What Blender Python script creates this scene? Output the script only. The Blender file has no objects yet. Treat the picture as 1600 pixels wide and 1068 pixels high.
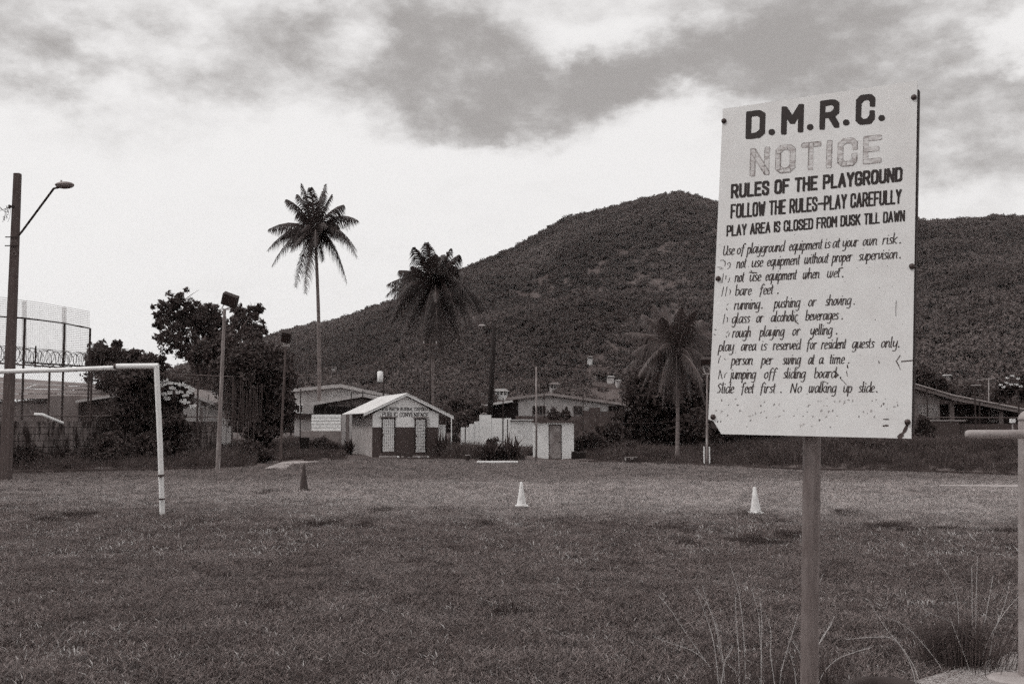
import bpy, math, random
import numpy as np
from mathutils import Vector, Matrix
R = math.radians
rnd = random.Random(7)
scene = bpy.context.scene
col = scene.collection

# ------------------------------------------------------------------ camera
F = 1700.0                       # focal length in pixels of the 1600 px wide photograph
PITCH = math.atan(126 / F)
cam_d = bpy.data.cameras.new('camera'); cam = bpy.data.objects.new('camera', cam_d); col.objects.link(cam)
cam.location = (0, 0, 1.5); cam.rotation_euler = (math.pi / 2 + PITCH, 0, 0)
cam_d.sensor_width = 36; cam_d.lens = 36 * F / 1600
cam_d.clip_start = 0.1; cam_d.clip_end = 4000
cam_d.dof.use_dof = False
scene.camera = cam
scene.view_settings.view_transform = 'Standard'
scene.view_settings.look = 'None'
scene.view_settings.exposure = 0
scene.view_settings.gamma = 1
scene.view_settings.use_curve_mapping = False
scene.cycles.max_bounces = 6
scene.cycles.use_denoising = False          # keep the fine grain of the film
scene.cycles.use_adaptive_sampling = True; scene.cycles.adaptive_threshold = .07; scene.cycles.adaptive_min_samples = 20
scene.cycles.transparent_max_bounces = 8
CP, SP = math.cos(PITCH), math.sin(PITCH)
EYE = Vector((0, 0, 1.5))

def ray(px, py):
    r, u = (px - 800) / F, (534 - py) / F
    return Vector((r, CP - SP * u, SP + CP * u))
def at(px, py, Y):
    d = ray(px, py); return EYE + d * (Y / d.y)
def G(px, py, z=0.0):
    d = ray(px, py); return EYE + d * ((z - 1.5) / d.z)
def on_plane(px, py, p0, n):
    d = ray(px, py); return EYE + d * ((p0 - EYE).dot(n) / d.dot(n))
def az_el(px, py):
    d = ray(px, py); return math.atan2(d.x, d.y), math.atan2(d.z, math.hypot(d.x, d.y))

# ------------------------------------------------------------------ tones: everything in this place is seen in warm greys
def tone(v, a=1.0):
    k = (math.log(max(v, .02)) - math.log(.02)) / (math.log(.7) - math.log(.02)); k = min(max(k, 0), 1)
    t0, t1 = (1.34, .88, .80), (1.015, .998, .985)
    return tuple(v * (t0[i] * (1 - k) + t1[i] * k) for i in range(3)) + (a,)

# ------------------------------------------------------------------ sky: overcast, broken bright cloud over a daylight sky
SUN_EL, SUN_AZ = R(52), R(-62)
world = bpy.data.worlds.new('World'); scene.world = world; world.use_nodes = True
wt = world.node_tree; wn = wt.nodes; wl = wt.links
wn.clear()
def N(tree, t, **kw):
    n = tree.nodes.new(t)
    for k, v in kw.items():
        setattr(n, k, v)
    return n
def M(op, a, b=None, c=None):
    n = N(wt, 'ShaderNodeMath', operation=op)
    for i, s in enumerate((a, b, c)):
        if s is None: continue
        if isinstance(s, (int, float)): n.inputs[i].default_value = s
        else: wl.new(s, n.inputs[i])
    return n.outputs[0]
tc = N(wt, 'ShaderNodeTexCoord')
sep = N(wt, 'ShaderNodeSeparateXYZ'); wl.new(tc.outputs['Generated'], sep.inputs[0])
az = M('ARCTAN2', sep.outputs[0], sep.outputs[1]); el = M('ARCSINE', sep.outputs[2])
mp = N(wt, 'ShaderNodeMapping'); mp.inputs['Scale'].default_value = (1, 1, 1.75); wl.new(tc.outputs['Generated'], mp.inputs[0])
def wnoise(scale, detail, rough=.55, off=0.0):
    m2 = N(wt, 'ShaderNodeMapping'); m2.inputs['Location'].default_value = (off, off * .7, off * .3); wl.new(mp.outputs[0], m2.inputs[0])
    n = N(wt, 'ShaderNodeTexNoise'); n.inputs['Scale'].default_value = scale; n.inputs['Detail'].default_value = detail
    n.inputs['Roughness'].default_value = rough; wl.new(m2.outputs[0], n.inputs['Vector'])
    return M('SUBTRACT', n.outputs[0], .5)
wa, wb, wc = wnoise(9, 6, .6, 3.1), wnoise(9, 6, .6, 7.7), wnoise(4.2, 7, .62, 1.3)
wd = wnoise(16, 7, .62, 5.0)
azw = M('ADD', az, M('MULTIPLY', wa, .16)); elw = M('ADD', el, M('MULTIPLY', wb, .11))
blobs = [  # px, py, radius px x, y, weight of grey
    (770, 120, 190, 78, .66), (850, 180, 130, 44, .55), (700, 205, 60, 30, .4), (1080, 100, 230, 46, .5), (1340, 90, 330, 95, .62),
    (1540, 210, 170, 80, .5), (1180, 10, 230, 45, .45), (620, 50, 150, 60, .35), (310, 35, 230, 48, .45),
    (440, 125, 190, 42, .38), (40, 85, 140, 62, .6), (250, 215, 110, 36, .3), (1480, 285, 130, 26, .25), (350, 150, 90, 34, .25), (120, 130, 90, 30, .3), (500, 60, 60, 40, .25), (1010, 260, 220, 34, .08),
    (940, 52, 120, 34, -.75), (1620, 55, 60, 34, -.8), (180, 75, 90, 24, -.35), (545, 75, 50, 38, -.6), (1045, 185, 95, 36, -.55), (700, 260, 400, 30, -.25), (460, 10, 80, 20, -.2)]
D = None
for (bx, by, rx, ry, w) in blobs:
    a0, e0 = az_el(bx, by)
    qx = M('MULTIPLY', M('SUBTRACT', azw, a0), F / rx * .92); qy = M('MULTIPLY', M('SUBTRACT', elw, e0), F / ry * .92)
    q = M('ADD', M('MULTIPLY', qx, qx), M('MULTIPLY', qy, qy))
    g = M('MULTIPLY', M('EXPONENT', M('MULTIPLY', M('POWER', q, 1.45), -.75)), w)
    D = g if D is None else M('ADD', D, g)
# cloud deck carries on overhead and behind, broken in the same way
hi = N(wt, 'ShaderNodeMapRange', interpolation_type='SMOOTHSTEP'); hi.inputs[1].default_value = .12; hi.inputs[2].default_value = .5
wl.new(el, hi.inputs[0])
D = M('ADD', D, M('MULTIPLY', hi.outputs[0], .32))
amp = M('ADD', M('MULTIPLY', M('MINIMUM', M('MAXIMUM', D, 0), .6), .9), .32)
D = M('ADD', D, M('MULTIPLY', M('MULTIPLY', wc, amp), 1.15)); D = M('ADD', D, M('MULTIPLY', M('MULTIPLY', wd, amp), 1.9))
D = M('ADD', D, M('MULTIPLY', M('MULTIPLY', wnoise(40, 6, .65, 2.0), amp), .7))
mr = N(wt, 'ShaderNodeMapRange', interpolation_type='SMOOTHSTEP')
mr.inputs[1].default_value = -.04; mr.inputs[2].default_value = 1.3; mr.inputs[3].default_value = 0; mr.inputs[4].default_value = 1; wl.new(D, mr.inputs[0])
cr = N(wt, 'ShaderNodeMixRGB'); cr.inputs[1].default_value = (.925, .91, .905, 1); cr.inputs[2].default_value = (.385, .365, .356, 1)
wl.new(mr.outputs[0], cr.inputs[0])
sky = N(wt, 'ShaderNodeTexSky', sky_type='NISHITA'); sky.sun_disc = False; sky.sun_elevation = SUN_EL; sky.sun_rotation = SUN_AZ
sky.dust_density = 4
bw = N(wt, 'ShaderNodeRGBToBW'); wl.new(sky.outputs[0], bw.inputs[0])
b1 = N(wt, 'ShaderNodeBackground'); b1.inputs[1].default_value = .1; wl.new(bw.outputs[0], b1.inputs[0])
b2 = N(wt, 'ShaderNodeBackground'); b2.inputs[1].default_value = 1.0; wl.new(cr.outputs[0], b2.inputs[0])
mx = N(wt, 'ShaderNodeMixShader'); mx.inputs[0].default_value = .93; wl.new(b1.outputs[0], mx.inputs[1]); wl.new(b2.outputs[0], mx.inputs[2])
wo = N(wt, 'ShaderNodeOutputWorld'); wl.new(mx.outputs[0], wo.inputs[0])
world.cycles.sampling_method = 'MANUAL'; world.cycles.sample_map_resolution = 512

sd = bpy.data.lights.new('sun', 'SUN'); sun = bpy.data.objects.new('sun', sd); col.objects.link(sun)
sd.energy = 1.5; sd.angle = R(10); sd.color = (1, .985, .965)
# the sun stands left and a little behind the camera's shoulder
sdir = Vector((math.sin(R(-62)) * math.cos(SUN_EL), -math.cos(R(-62)) * math.cos(SUN_EL) * .4, math.sin(SUN_EL)))
sun.rotation_euler = sdir.to_track_quat('Z', 'Y').to_euler()

# ------------------------------------------------------------------ materials
MATS = {}
def mat(name, v, v2=None, scale=6, rough=.85, bump=0, bscale=None, trans=0, spec=.3, metal=0, stretch=None, detail=5, contrast=(.35, .65), spots=None, use_obj=False, bdist=.02):
    if name in MATS: return MATS[name]
    m = bpy.data.materials.new(name); m.use_nodes = True; t = m.node_tree; n = t.nodes; l = t.links
    b = n['Principled BSDF']
    b.inputs['Roughness'].default_value = rough; b.inputs['Specular IOR Level'].default_value = spec; b.inputs['Metallic'].default_value = metal
    g = n.new('ShaderNodeNewGeometry'); src = g.outputs['Position']
    if stretch:
        q = n.new('ShaderNodeMapping'); q.inputs['Scale'].default_value = stretch; l.new(src, q.inputs[0]); src = q.outputs[0]
    b.inputs['Base Color'].default_value = tone(v)
    out = None
    if v2 is not None:
        nz = n.new('ShaderNodeTexNoise'); nz.inputs['Scale'].default_value = scale; nz.inputs['Detail'].default_value = detail; nz.inputs['Roughness'].default_value = .65
        l.new(src, nz.inputs['Vector'])
        r = n.new('ShaderNodeValToRGB'); r.color_ramp.elements[0].position = contrast[0]; r.color_ramp.elements[1].position = contrast[1]
        r.color_ramp.elements[0].color = tone(v); r.color_ramp.elements[1].color = tone(v2)
        l.new(nz.outputs[0], r.inputs[0]); out = r.outputs[0]
        l.new(out, b.inputs['Base Color'])
    if spots:      # (tone, scale, threshold): worn or stained spots with a shape of their own
        sv, ssc, th = spots
        s = n.new('ShaderNodeTexNoise'); s.inputs['Scale'].default_value = ssc; s.inputs['Detail'].default_value = 8; s.inputs['Roughness'].default_value = .7
        l.new(src, s.inputs['Vector'])
        r2 = n.new('ShaderNodeValToRGB'); r2.color_ramp.elements[0].position = th; r2.color_ramp.elements[1].position = th + .03
        l.new(s.outputs[0], r2.inputs[0])
        mxx = n.new('ShaderNodeMixRGB'); l.new(r2.outputs[0], mxx.inputs[0]); mxx.inputs[2].default_value = tone(sv)
        if out: l.new(out, mxx.inputs[1])
        else: mxx.inputs[1].default_value = tone(v)
        l.new(mxx.outputs[0], b.inputs['Base Color'])
    if bump:
        nb = n.new('ShaderNodeTexNoise'); nb.inputs['Scale'].default_value = bscale or scale * 4; nb.inputs['Detail'].default_value = 4; l.new(src, nb.inputs['Vector'])
        bp = n.new('ShaderNodeBump'); bp.inputs['Strength'].default_value = bump; bp.inputs['Distance'].default_value = bdist
        l.new(nb.outputs[0], bp.inputs['Height']); l.new(bp.outputs[0], b.inputs['Normal'])
    if trans:
        tr = n.new('ShaderNodeBsdfTranslucent'); ms = n.new('ShaderNodeMixShader'); ms.inputs[0].default_value = trans
        tr.inputs[0].default_value = tone(v2 or v)
        l.new(b.outputs[0], ms.inputs[1]); l.new(tr.outputs[0], ms.inputs[2]); l.new(ms.outputs[0], n['Material Output'].inputs[0])
    MATS[name] = m; return m

board_m = mat('sign_board_paint', .64, .70, 9, .6, .15, 300, spots=(.22, 75, .755), bdist=.001)
letter_m = mat('black_sign_paint', .014, .02, 30, .6)
script_m = mat('worn_black_paint', .018, .05, 60, .6, spots=(.36, 130, .64))
ghost_m = mat('ghost_of_old_paint', .33, .60, 35, .65, contrast=(.38, .56), stretch=(1, 1, 3))
faint_m = mat('nearly_gone_paint', .06, .45, 40, .7, contrast=(.42, .6))
faded_m = mat('faded_sign_paint', .14, .42, 60, .7, contrast=(.4, .6))
steel_m = mat('weathered_steel', .12, .2, 14, .5, .1, metal=.2, stretch=(3, 3, .5))
rust_m = mat('rusty_steel', .035, .075, 20, .8)
dark_m = mat('dark_metal', .02, .035, 8, .7)
bolt_m = mat('bolt_steel', .035, .07, 90, .4, metal=.5)
white_pipe = mat('chipped_white_paint', .76, .84, 4, .5, spots=(.10, 16, .70))
white_m = mat('white_masonry_paint', .76, .85, 1.2, .8, spots=(.42, 3.5, .62))
cream_m = mat('pale_wall_paint', .42, .54, .7, .85)
grey_wall = mat('grey_stained_wall', .15, .24, 1.2, .9, stretch=(1, 1, .4))
darkwall_m = mat('dark_wall_paint', .055, .07, 1.5, .8)
render_m = mat('rough_cement_render', .30, .40, 3, .95, .4, 30)
roof_m = mat('galvanised_roof', .52, .66, 1.5, .45)
roof2_m = mat('weathered_roof', .2, .3, .8, .6, stretch=(1, .3, 1))
roof4_m = mat('dull_tiled_roof', .10, .2, 1.2, .8)
roof3_m = mat('old_grey_roof', .14, .2, .8, .7)
fascia_m = mat('fascia_board', .4, .5, 2, .7)
barrier_m = mat('worn_galvanised_pipe', .22, .34, 10, .55, .1)
conc_m = mat('concrete', .26, .36, 3, .9, .2)
concd_m = mat('old_dark_concrete', .035, .12, 2.2, .95, .3, stretch=(1, 1, .45))
kerbd_m = mat('mossy_dark_kerb', .02, .06, 3, .95)
block_m = mat('stained_blocks', .02, .19, 4.2, .95, .4, stretch=(1, 1, .28), contrast=(.43, .6), detail=7)
pole_m = mat('weathered_pole', .06, .10, 5, .9, .1, stretch=(6, 6, .4))
palepole_m = mat('pale_pole', .15, .26, 5, .8, stretch=(4, 4, .4), spots=(.5, 5, .6))
glass_m = mat('window_glass', .03, rough=.12, spec=.6)
void_m = mat('dark_opening', .012)
grille_m = mat('light_grille', .55, .7, 5, .6)
doorgrey_m = mat('scuffed_door', .16, .38, 2.6, .5)
leaf_m = mat('tree_leaves', .032, .08, .9, .7, trans=.2)
leafl_m = mat('lighter_leaves', .05, .11, 1.2, .65, trans=.25)
leafd_m = mat('dark_leaves', .026, .06, .8, .75, trans=.12)
palm_m = mat('palm_leaflets', .02, .045, .7, .55, trans=.06)
palm2_m = mat('paler_palm_leaflets', .045, .10, .9, .5, trans=.12)
palml_m = mat('palm_midrib', .09, .16, 3, .6)
bark_m = mat('bark', .06, .13, 3, .95, .3)
palmbark_m = mat('palm_bark', .09, .22, 2.5, .95, .3, stretch=(1, 1, 4))
flower_m = mat('white_flowers', .7, rough=.6)
wire_m = mat('wire', .03)
netpale_m = mat('pale_netting', .36, rough=.7)
fence_m = mat('galvanised_wire', .07, .11, 10, .6)
cone_w = mat('dirty_white_cone', .58, .76, 14, .6, spots=(.16, 22, .6))
cone_d = mat('dark_cone', .035, .05, 10, .6)
stone_m = mat('gravel_stones', .16, .5, 22, .9)

# ------------------------------------------------------------------ helpers
def tag(o, label=None, cat=None, group=None, kind=None):
    if label: o['label'] = label
    if cat: o['category'] = cat
    if group: o['group'] = group
    if kind: o['kind'] = kind
    return o
def empty(name, loc, label, cat, group=None):
    o = bpy.data.objects.new(name, None); col.objects.link(o); o.location = loc; o.empty_display_size = .2
    return tag(o, label, cat, group)
def wloc(p):
    w = Vector((0, 0, 0))
    while p: w += p.location; p = p.parent
    return w
class MB:
    def __init__(s, T=None): s.v = []; s.f = []; s.T = T
    def add(s, vs, fs):
        k = len(s.v)
        if s.T is not None: vs = [s.T @ Vector(v) for v in vs]
        s.v.extend([tuple(v) for v in vs]); s.f.extend([tuple(i + k for i in f) for f in fs]); return s
    def box(s, x0, x1, y0, y1, z0, z1):
        return s.add([(x0, y0, z0), (x1, y0, z0), (x1, y1, z0), (x0, y1, z0), (x0, y0, z1), (x1, y0, z1), (x1, y1, z1), (x0, y1, z1)],
                     [(3, 2, 1, 0), (4, 5, 6, 7), (0, 1, 5, 4), (1, 2, 6, 5), (2, 3, 7, 6), (3, 0, 4, 7)])
    def prism(s, front, back):
        n = len(front)
        return s.add(list(front) + list(back), [tuple(range(n)), tuple(range(2 * n - 1, n - 1, -1))] + [(i, i + n, (i + 1) % n + n, (i + 1) % n) for i in range(n)])
    def tube(s, pts, rad, n=8, caps=True, up=None):
        pts = [Vector(p) for p in pts]
        if not isinstance(rad, (list, tuple)): rad = [rad] * len(pts)
        if caps and n >= 10 and len(pts) < 8:      # holding rings keep the shading straight up to the cut ends
            rad = list(rad); L0, L1 = (pts[1] - pts[0]).length, (pts[-1] - pts[-2]).length; k0, k1 = min(.003 / max(L0, 1e-6), .3), min(.003 / max(L1, 1e-6), .3)
            a0, a1 = pts[0].lerp(pts[1], k0), pts[-1].lerp(pts[-2], k1); r0, r1 = rad[0] * (1 - k0) + rad[1] * k0, rad[-1] * (1 - k1) + rad[-2] * k1
            pts = [pts[0], a0] + pts[1:-1] + [a1, pts[-1]]; rad = [rad[0], r0] + rad[1:-1] + [r1, rad[-1]]
        vs = []
        prev = None
        for i, p in enumerate(pts):
            d = (pts[min(i + 1, len(pts) - 1)] - pts[max(i - 1, 0)])
            d = d.normalized() if d.length > 1e-9 else Vector((0, 0, 1))
            a = prev if prev is not None else (Vector((1, 0, 0)) if abs(d.x) < .8 else Vector((0, 1, 0)))
            a = (a - d * a.dot(d)).normalized(); prev = a; b = d.cross(a)
            for k in range(n):
                t = 2 * math.pi * (k + .5) / n; vs.append(p + (a * math.cos(t) + b * math.sin(t)) * rad[i])
        fs = [(i * n + k, i * n + (k + 1) % n, (i + 1) * n + (k + 1) % n, (i + 1) * n + k) for i in range(len(pts) - 1) for k in range(n)]
        if caps: fs += [tuple(range(n - 1, -1, -1)), tuple(range((len(pts) - 1) * n, len(pts) * n))]
        return s.add(vs, fs)
    def ell(s, c, r, nu=12, nv=8, lo=-1, hi=1):
        c = Vector(c); vs = []; fs = []
        for j in range(nv + 1):
            a = math.asin(lo) + (math.asin(hi) - math.asin(lo)) * j / nv
            for i in range(nu):
                b = 2 * math.pi * i / nu
                vs.append((c.x + r[0] * math.cos(a) * math.cos(b), c.y + r[1] * math.cos(a) * math.sin(b), c.z + r[2] * math.sin(a)))
        for j in range(nv):
            for i in range(nu): fs.append((j * nu + i, j * nu + (i + 1) % nu, (j + 1) * nu + (i + 1) % nu, (j + 1) * nu + i))
        fs.append(tuple(range(nu - 1, -1, -1))); fs.append(tuple(range(nv * nu, (nv + 1) * nu)))
        return s.add(vs, fs)
    def build(s, name, m, parent=None, smooth=False, kind=None, bevel=0):
        me = bpy.data.meshes.new(name); off = wloc(parent)
        me.from_pydata([(v[0] - off.x, v[1] - off.y, v[2] - off.z) for v in s.v], [], s.f)
        me.materials.append(m)
        if smooth: me.polygons.foreach_set('use_smooth', [len(f) == 4 for f in s.f])
        o = bpy.data.objects.new(name, me); col.objects.link(o)
        if parent: o.parent = parent
        if kind: o['kind'] = kind
        if bevel:
            b = o.modifiers.new('bevel', 'BEVEL'); b.width = bevel; b.segments = 2; b.limit_method = 'ANGLE'
        return o
def np_mesh(name, v, q, m, parent=None, kind=None, smooth=False):
    v = np.asarray(v, dtype=np.float32).copy(); q = np.asarray(q, dtype=np.int32)
    off = wloc(parent); v -= np.array(off, dtype=np.float32)
    me = bpy.data.meshes.new(name); k = q.shape[1]
    me.vertices.add(len(v)); me.vertices.foreach_set('co', v.ravel())
    me.loops.add(q.size); me.loops.foreach_set('vertex_index', q.ravel())
    me.polygons.add(len(q)); me.polygons.foreach_set('loop_start', np.arange(0, q.size, k, dtype=np.int32))
    me.update(calc_edges=True); me.materials.append(m)
    if smooth: me.polygons.foreach_set('use_smooth', np.ones(len(q), dtype=bool))
    o = bpy.data.objects.new(name, me); col.objects.link(o)
    if parent: o.parent = parent
    if kind: o['kind'] = kind
    return o
def copy_tree(o, parent=None):
    c = o.copy(); col.objects.link(c); c.parent = parent
    for ch in list(o.children): copy_tree(ch, c)
    return c

# ------------------------------------------------------------------ the ground
EDGE = [(-2500, 24), (-600, 27), (0, 31.2), (240, 33), (340, 34.5), (400, 37.5), (560, 44), (700, 42.8), (900, 41.2), (1100, 37.6), (1250, 34), (1434, 32.8), (1600, 30.2), (2200, 27), (4000, 24)]
def edge_Y(x, y):
    px = 800 + F * x / max(y, 1); 
    return float(np.interp(px, [e[0] for e in EDGE], [e[1] for e in EDGE]))
def smooth(a, b, t):
    t = min(max((t - a) / (b - a), 0), 1); return t * t * (3 - 2 * t)
def gh(x, y):
    z = 0.0
    if y > 5:
        px = 800 + F * x / y; e = edge_Y(x, y)
        k = smooth(900, 1350, px); A = .07 + .62 * k
        z += A * smooth(e + .3, e + 11 - 4 * k, y)
        z += .12 * smooth(0, 1, (y - e) / 1.5) * (.5 + .5 * math.sin(x * 1.7 + math.sin(x * .6) * 2)) * smooth(e, e + 1, y) * (1 - smooth(e + 3, e + 9, y))
    z += .02 * math.sin(x * 1.3 + .7 * y) * math.sin(y * .9 - .4 * x) * smooth(4, 8, abs(y) + abs(x))
    return z
rings = [0] + list(np.geomspace(1.5, 60, 120)) + list(np.geomspace(64, 1600, 40))
azs = list(np.linspace(-math.pi, -R(34), 40, endpoint=False)) + list(np.linspace(-R(34), R(34), 200, endpoint=False)) + list(np.linspace(R(34), math.pi, 40, endpoint=False))
gv = []; gq = []
for r_ in rings:
    for a in azs:
        x, y = r_ * math.sin(a), r_ * math.cos(a)
        gv.append((x, y, gh(x, y) if r_ < 200 else 0.0))
na = len(azs)
for i in range(len(rings) - 1):
    for k in range(na):
        gq.append((i * na + k, (i + 1) * na + k, (i + 1) * na + (k + 1) % na, i * na + (k + 1) % na))
def grass_material(name, lo, hi_, dlo, dhi, rough=.8, trans=0, vary=0.0):
    """short field grass: greener near, drier worn turf across the middle of the pitch, rank dark growth beyond the edge"""
    m = bpy.data.materials.new(name); m.use_nodes = True; t = m.node_tree; n = t.nodes; l = t.links; b = n['Principled BSDF']
    b.inputs['Roughness'].default_value = rough; b.inputs['Specular IOR Level'].default_value = .25
    g = n.new('ShaderNodeNewGeometry')
    def nz(s, det=4, sx=(1, 1, 1)):
        q = n.new('ShaderNodeMapping'); q.inputs['Scale'].default_value = sx; l.new(g.outputs['Position'], q.inputs[0])
        k = n.new('ShaderNodeTexNoise'); k.inputs['Scale'].default_value = s; k.inputs['Detail'].default_value = det; k.inputs['Roughness'].default_value = .65; l.new(q.outputs[0], k.inputs[0]); return k.outputs[0]
    def mth(op, a, c):
        k = n.new('ShaderNodeMath'); k.operation = op
        for i, s in enumerate((a, c)):
            if isinstance(s, (int, float)): k.inputs[i].default_value = s
            else: l.new(s, k.inputs[i])
        return k.outputs[0]
    sp = n.new('ShaderNodeSeparateXYZ'); l.new(g.outputs['Position'], sp.inputs[0])
    # the worn dry strip runs across the pitch
    yy = mth('ADD', sp.outputs[1], mth('MULTIPLY', mth('SUBTRACT', nz(.22, 3), .5), 7.0))
    yy = mth('ADD', yy, mth('MULTIPLY', sp.outputs[0], .22)); yy = mth('ADD', yy, mth('MULTIPLY', mth('SUBTRACT', nz(1.6, 4), .5), 6.0))
    def mapr(v, a, c, lo_=0, hi2=1):
        k = n.new('ShaderNodeMapRange'); k.interpolation_type = 'SMOOTHSTEP'; l.new(v, k.inputs[0])
        for i, s in zip((1, 2, 3, 4), (a, c, lo_, hi2)): k.inputs[i].default_value = s
        return k.outputs[0]
    band = mth('MULTIPLY', mapr(yy, 15.5, 21), mapr(sp.outputs[0], -14, 2, .45, 1))
    yr = mth('ADD', sp.outputs[1], mth('MULTIPLY', mth('SUBTRACT', nz(.5, 3), .5), 2.5))
    band = mth('MULTIPLY', band, mapr(yr, 25.8, 29.5, 1, .38))
    patch = mapr(nz(1.1, 5), .38, .66)
    dry = mth('MULTIPLY', band, mapr(nz(.7, 5), .25, .6, .55, 1))
    def mixc(f, a, c):
        k = n.new('ShaderNodeMixRGB'); l.new(f, k.inputs[0])
        for i, s in ((1, a), (2, c)):
            if isinstance(s, tuple): k.inputs[i].default_value = s
            else: l.new(s, k.inputs[i])
        return k.outputs[0]
    fine = mapr(nz(38, 3), .3, .7)
    patch = mth('ADD', mth('MULTIPLY', patch, .6), mth('MULTIPLY', mth('SUBTRACT', mapr(nz(55, 3), .35, .65), .3), 1.3))
    green = mixc(patch, tone(lo), tone(hi_)); drc = mixc(fine, tone(dlo), tone(dhi))
    c = mixc(dry, green, drc)
    if vary:
        oi = n.new('ShaderNodeObjectInfo'); rr = n.new('ShaderNodeMapRange'); l.new(oi.outputs['Random'], rr.inputs[0]); rr.inputs[3].default_value = 1 - vary; rr.inputs[4].default_value = 1 + vary * 1.4
        hs = n.new('ShaderNodeHueSaturation'); l.new(rr.outputs[0], hs.inputs['Value']); l.new(c, hs.inputs['Color']); c = hs.outputs[0]
    l.new(c, b.inputs['Base Color'])
    if trans:
        tr = n.new('ShaderNodeBsdfTranslucent'); ms = n.new('ShaderNodeMixShader'); ms.inputs[0].default_value = trans
        l.new(c, tr.inputs[0]); l.new(b.outputs[0], ms.inputs[1]); l.new(tr.outputs[0], ms.inputs[2]); l.new(ms.outputs[0], n['Material Output'].inputs[0])
    else:
        bp = n.new('ShaderNodeBump'); bp.inputs['Strength'].default_value = .6; bp.inputs['Distance'].default_value = .03; l.new(nz(60, 4), bp.inputs['Height']); l.new(bp.outputs[0], b.inputs['Normal'])
    return m
ground_m = grass_material('turf_ground', .035, .065, .12, .19)
blade_m = grass_material('grass_blades', .075, .19, .27, .40, .6, .3, .6)
straw_m = mat('dry_straw_blades', .32, .62, 60, .6, trans=.3)
darkg_m = mat('dark_grass_clump', .025, .06, 12, .7, trans=.15)
ground = np_mesh('ground', gv, gq, ground_m, kind='structure', smooth=True)

# ------------------------------------------------------------------ the wooded hill
RR = 560.0
PDROP = [(0, 2), (450, 1), (800, 2), (1128, 3), (1434, 4), (2600, 4)]
PROF = [(-1500, 655), (-600, 650), (0, 640), (200, 610), (300, 572), (400, 537), (450, 521), (496, 512), (536, 504), (570, 491), (625, 471), (703, 438), (768, 405), (800, 390), (860, 361), (900, 340), (975, 322), (1040, 308), (1065, 304), (1100, 311), (1180, 335), (1250, 352), (1434, 350), (1600, 348), (2000, 350), (2600, 420), (3500, 560)]
pa = []; ph = []
for (px, py) in PROF:
    a, e = az_el(px, py + float(np.interp(px, [q[0] for q in PDROP], [q[1] for q in PDROP]))); pa.append(a); ph.append(max(1.5 + math.tan(e) * RR, 0.5))
def vnoise(x, y, seed):
    xi, yi = math.floor(x), math.floor(y); fx, fy = x - xi, y - yi
    def h(i, j):
        s = math.sin(i * 127.1 + j * 311.7 + seed * 74.7) * 43758.5453; return s - math.floor(s)
    fx = fx * fx * (3 - 2 * fx); fy = fy * fy * (3 - 2 * fy)
    return (h(xi, yi) * (1 - fx) + h(xi + 1, yi) * fx) * (1 - fy) + (h(xi, yi + 1) * (1 - fx) + h(xi + 1, yi + 1) * fx) * fy
def hill_h(a, r):
    H = float(np.interp(a, pa, ph))
    t = (r - 150) / (RR - 150)
    if t <= 0: return -1.0 + 0 * t
    if t <= 1:
        s = .35 * t + .65 * smooth(0, 1, t) ; w = math.sin(math.pi * min(t, 1)) 
    else:
        s = 1 - .5 * smooth(1, 2.2, t) - .002 * (r - RR) / 4; w = 0
    x, y = r * math.sin(a), r * math.cos(a)
    n = (vnoise(a * 16 + r * .004, r / 150, 1) - .5) * .36 + (vnoise(x / 36, y / 36, 2) - .5) * .12
    # a lower spur in front
    a1, _ = az_el(1000, 500)
    sp_ = math.exp(-((a - a1 - .02) / .10) ** 2) * (17 * math.exp(-((r - 290) / 42) ** 2) - 13 * math.exp(-((r - 370) / 40) ** 2))
    return H * s + w * n * H * .62 - w * H * .07 + sp_ * w - .6
def hill_z(x, y): return hill_h(math.atan2(x, y), math.hypot(x, y))
def hill_hit(px, py, r0=160, r1=RR):
    d = ray(px, py); hd = math.hypot(d.x, d.y); a = math.atan2(d.x, d.y)
    for i in range(400):
        r = r0 + (r1 - r0) * i / 400; z = 1.5 + d.z / hd * r
        if hill_h(a, r) >= z: return Vector((r * math.sin(a), r * math.cos(a), hill_h(a, r)))
    return Vector((r0 * math.sin(a), r0 * math.cos(a), hill_h(a, r0)))
hr = list(np.linspace(145, 580, 75)) + list(np.geomspace(600, 1500, 14)); ha = list(np.linspace(-R(65), R(65), 260))
hv = [(r_ * math.sin(a), r_ * math.cos(a), hill_h(a, r_)) for r_ in hr for a in ha]
nh = len(ha)
hq = [(i * nh + k, (i + 1) * nh + k, (i + 1) * nh + k + 1, i * nh + k + 1) for i in range(len(hr) - 1) for k in range(nh - 1)]
hq = [tuple(reversed(q)) for q in hq]
hillg_m = mat('hillside_scrub', .05, .12, .05, .95, 1, 1.2, bdist=.8, contrast=(.42, .62))
hill = np_mesh('hill', hv, hq, hillg_m, kind='structure', smooth=True)

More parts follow.
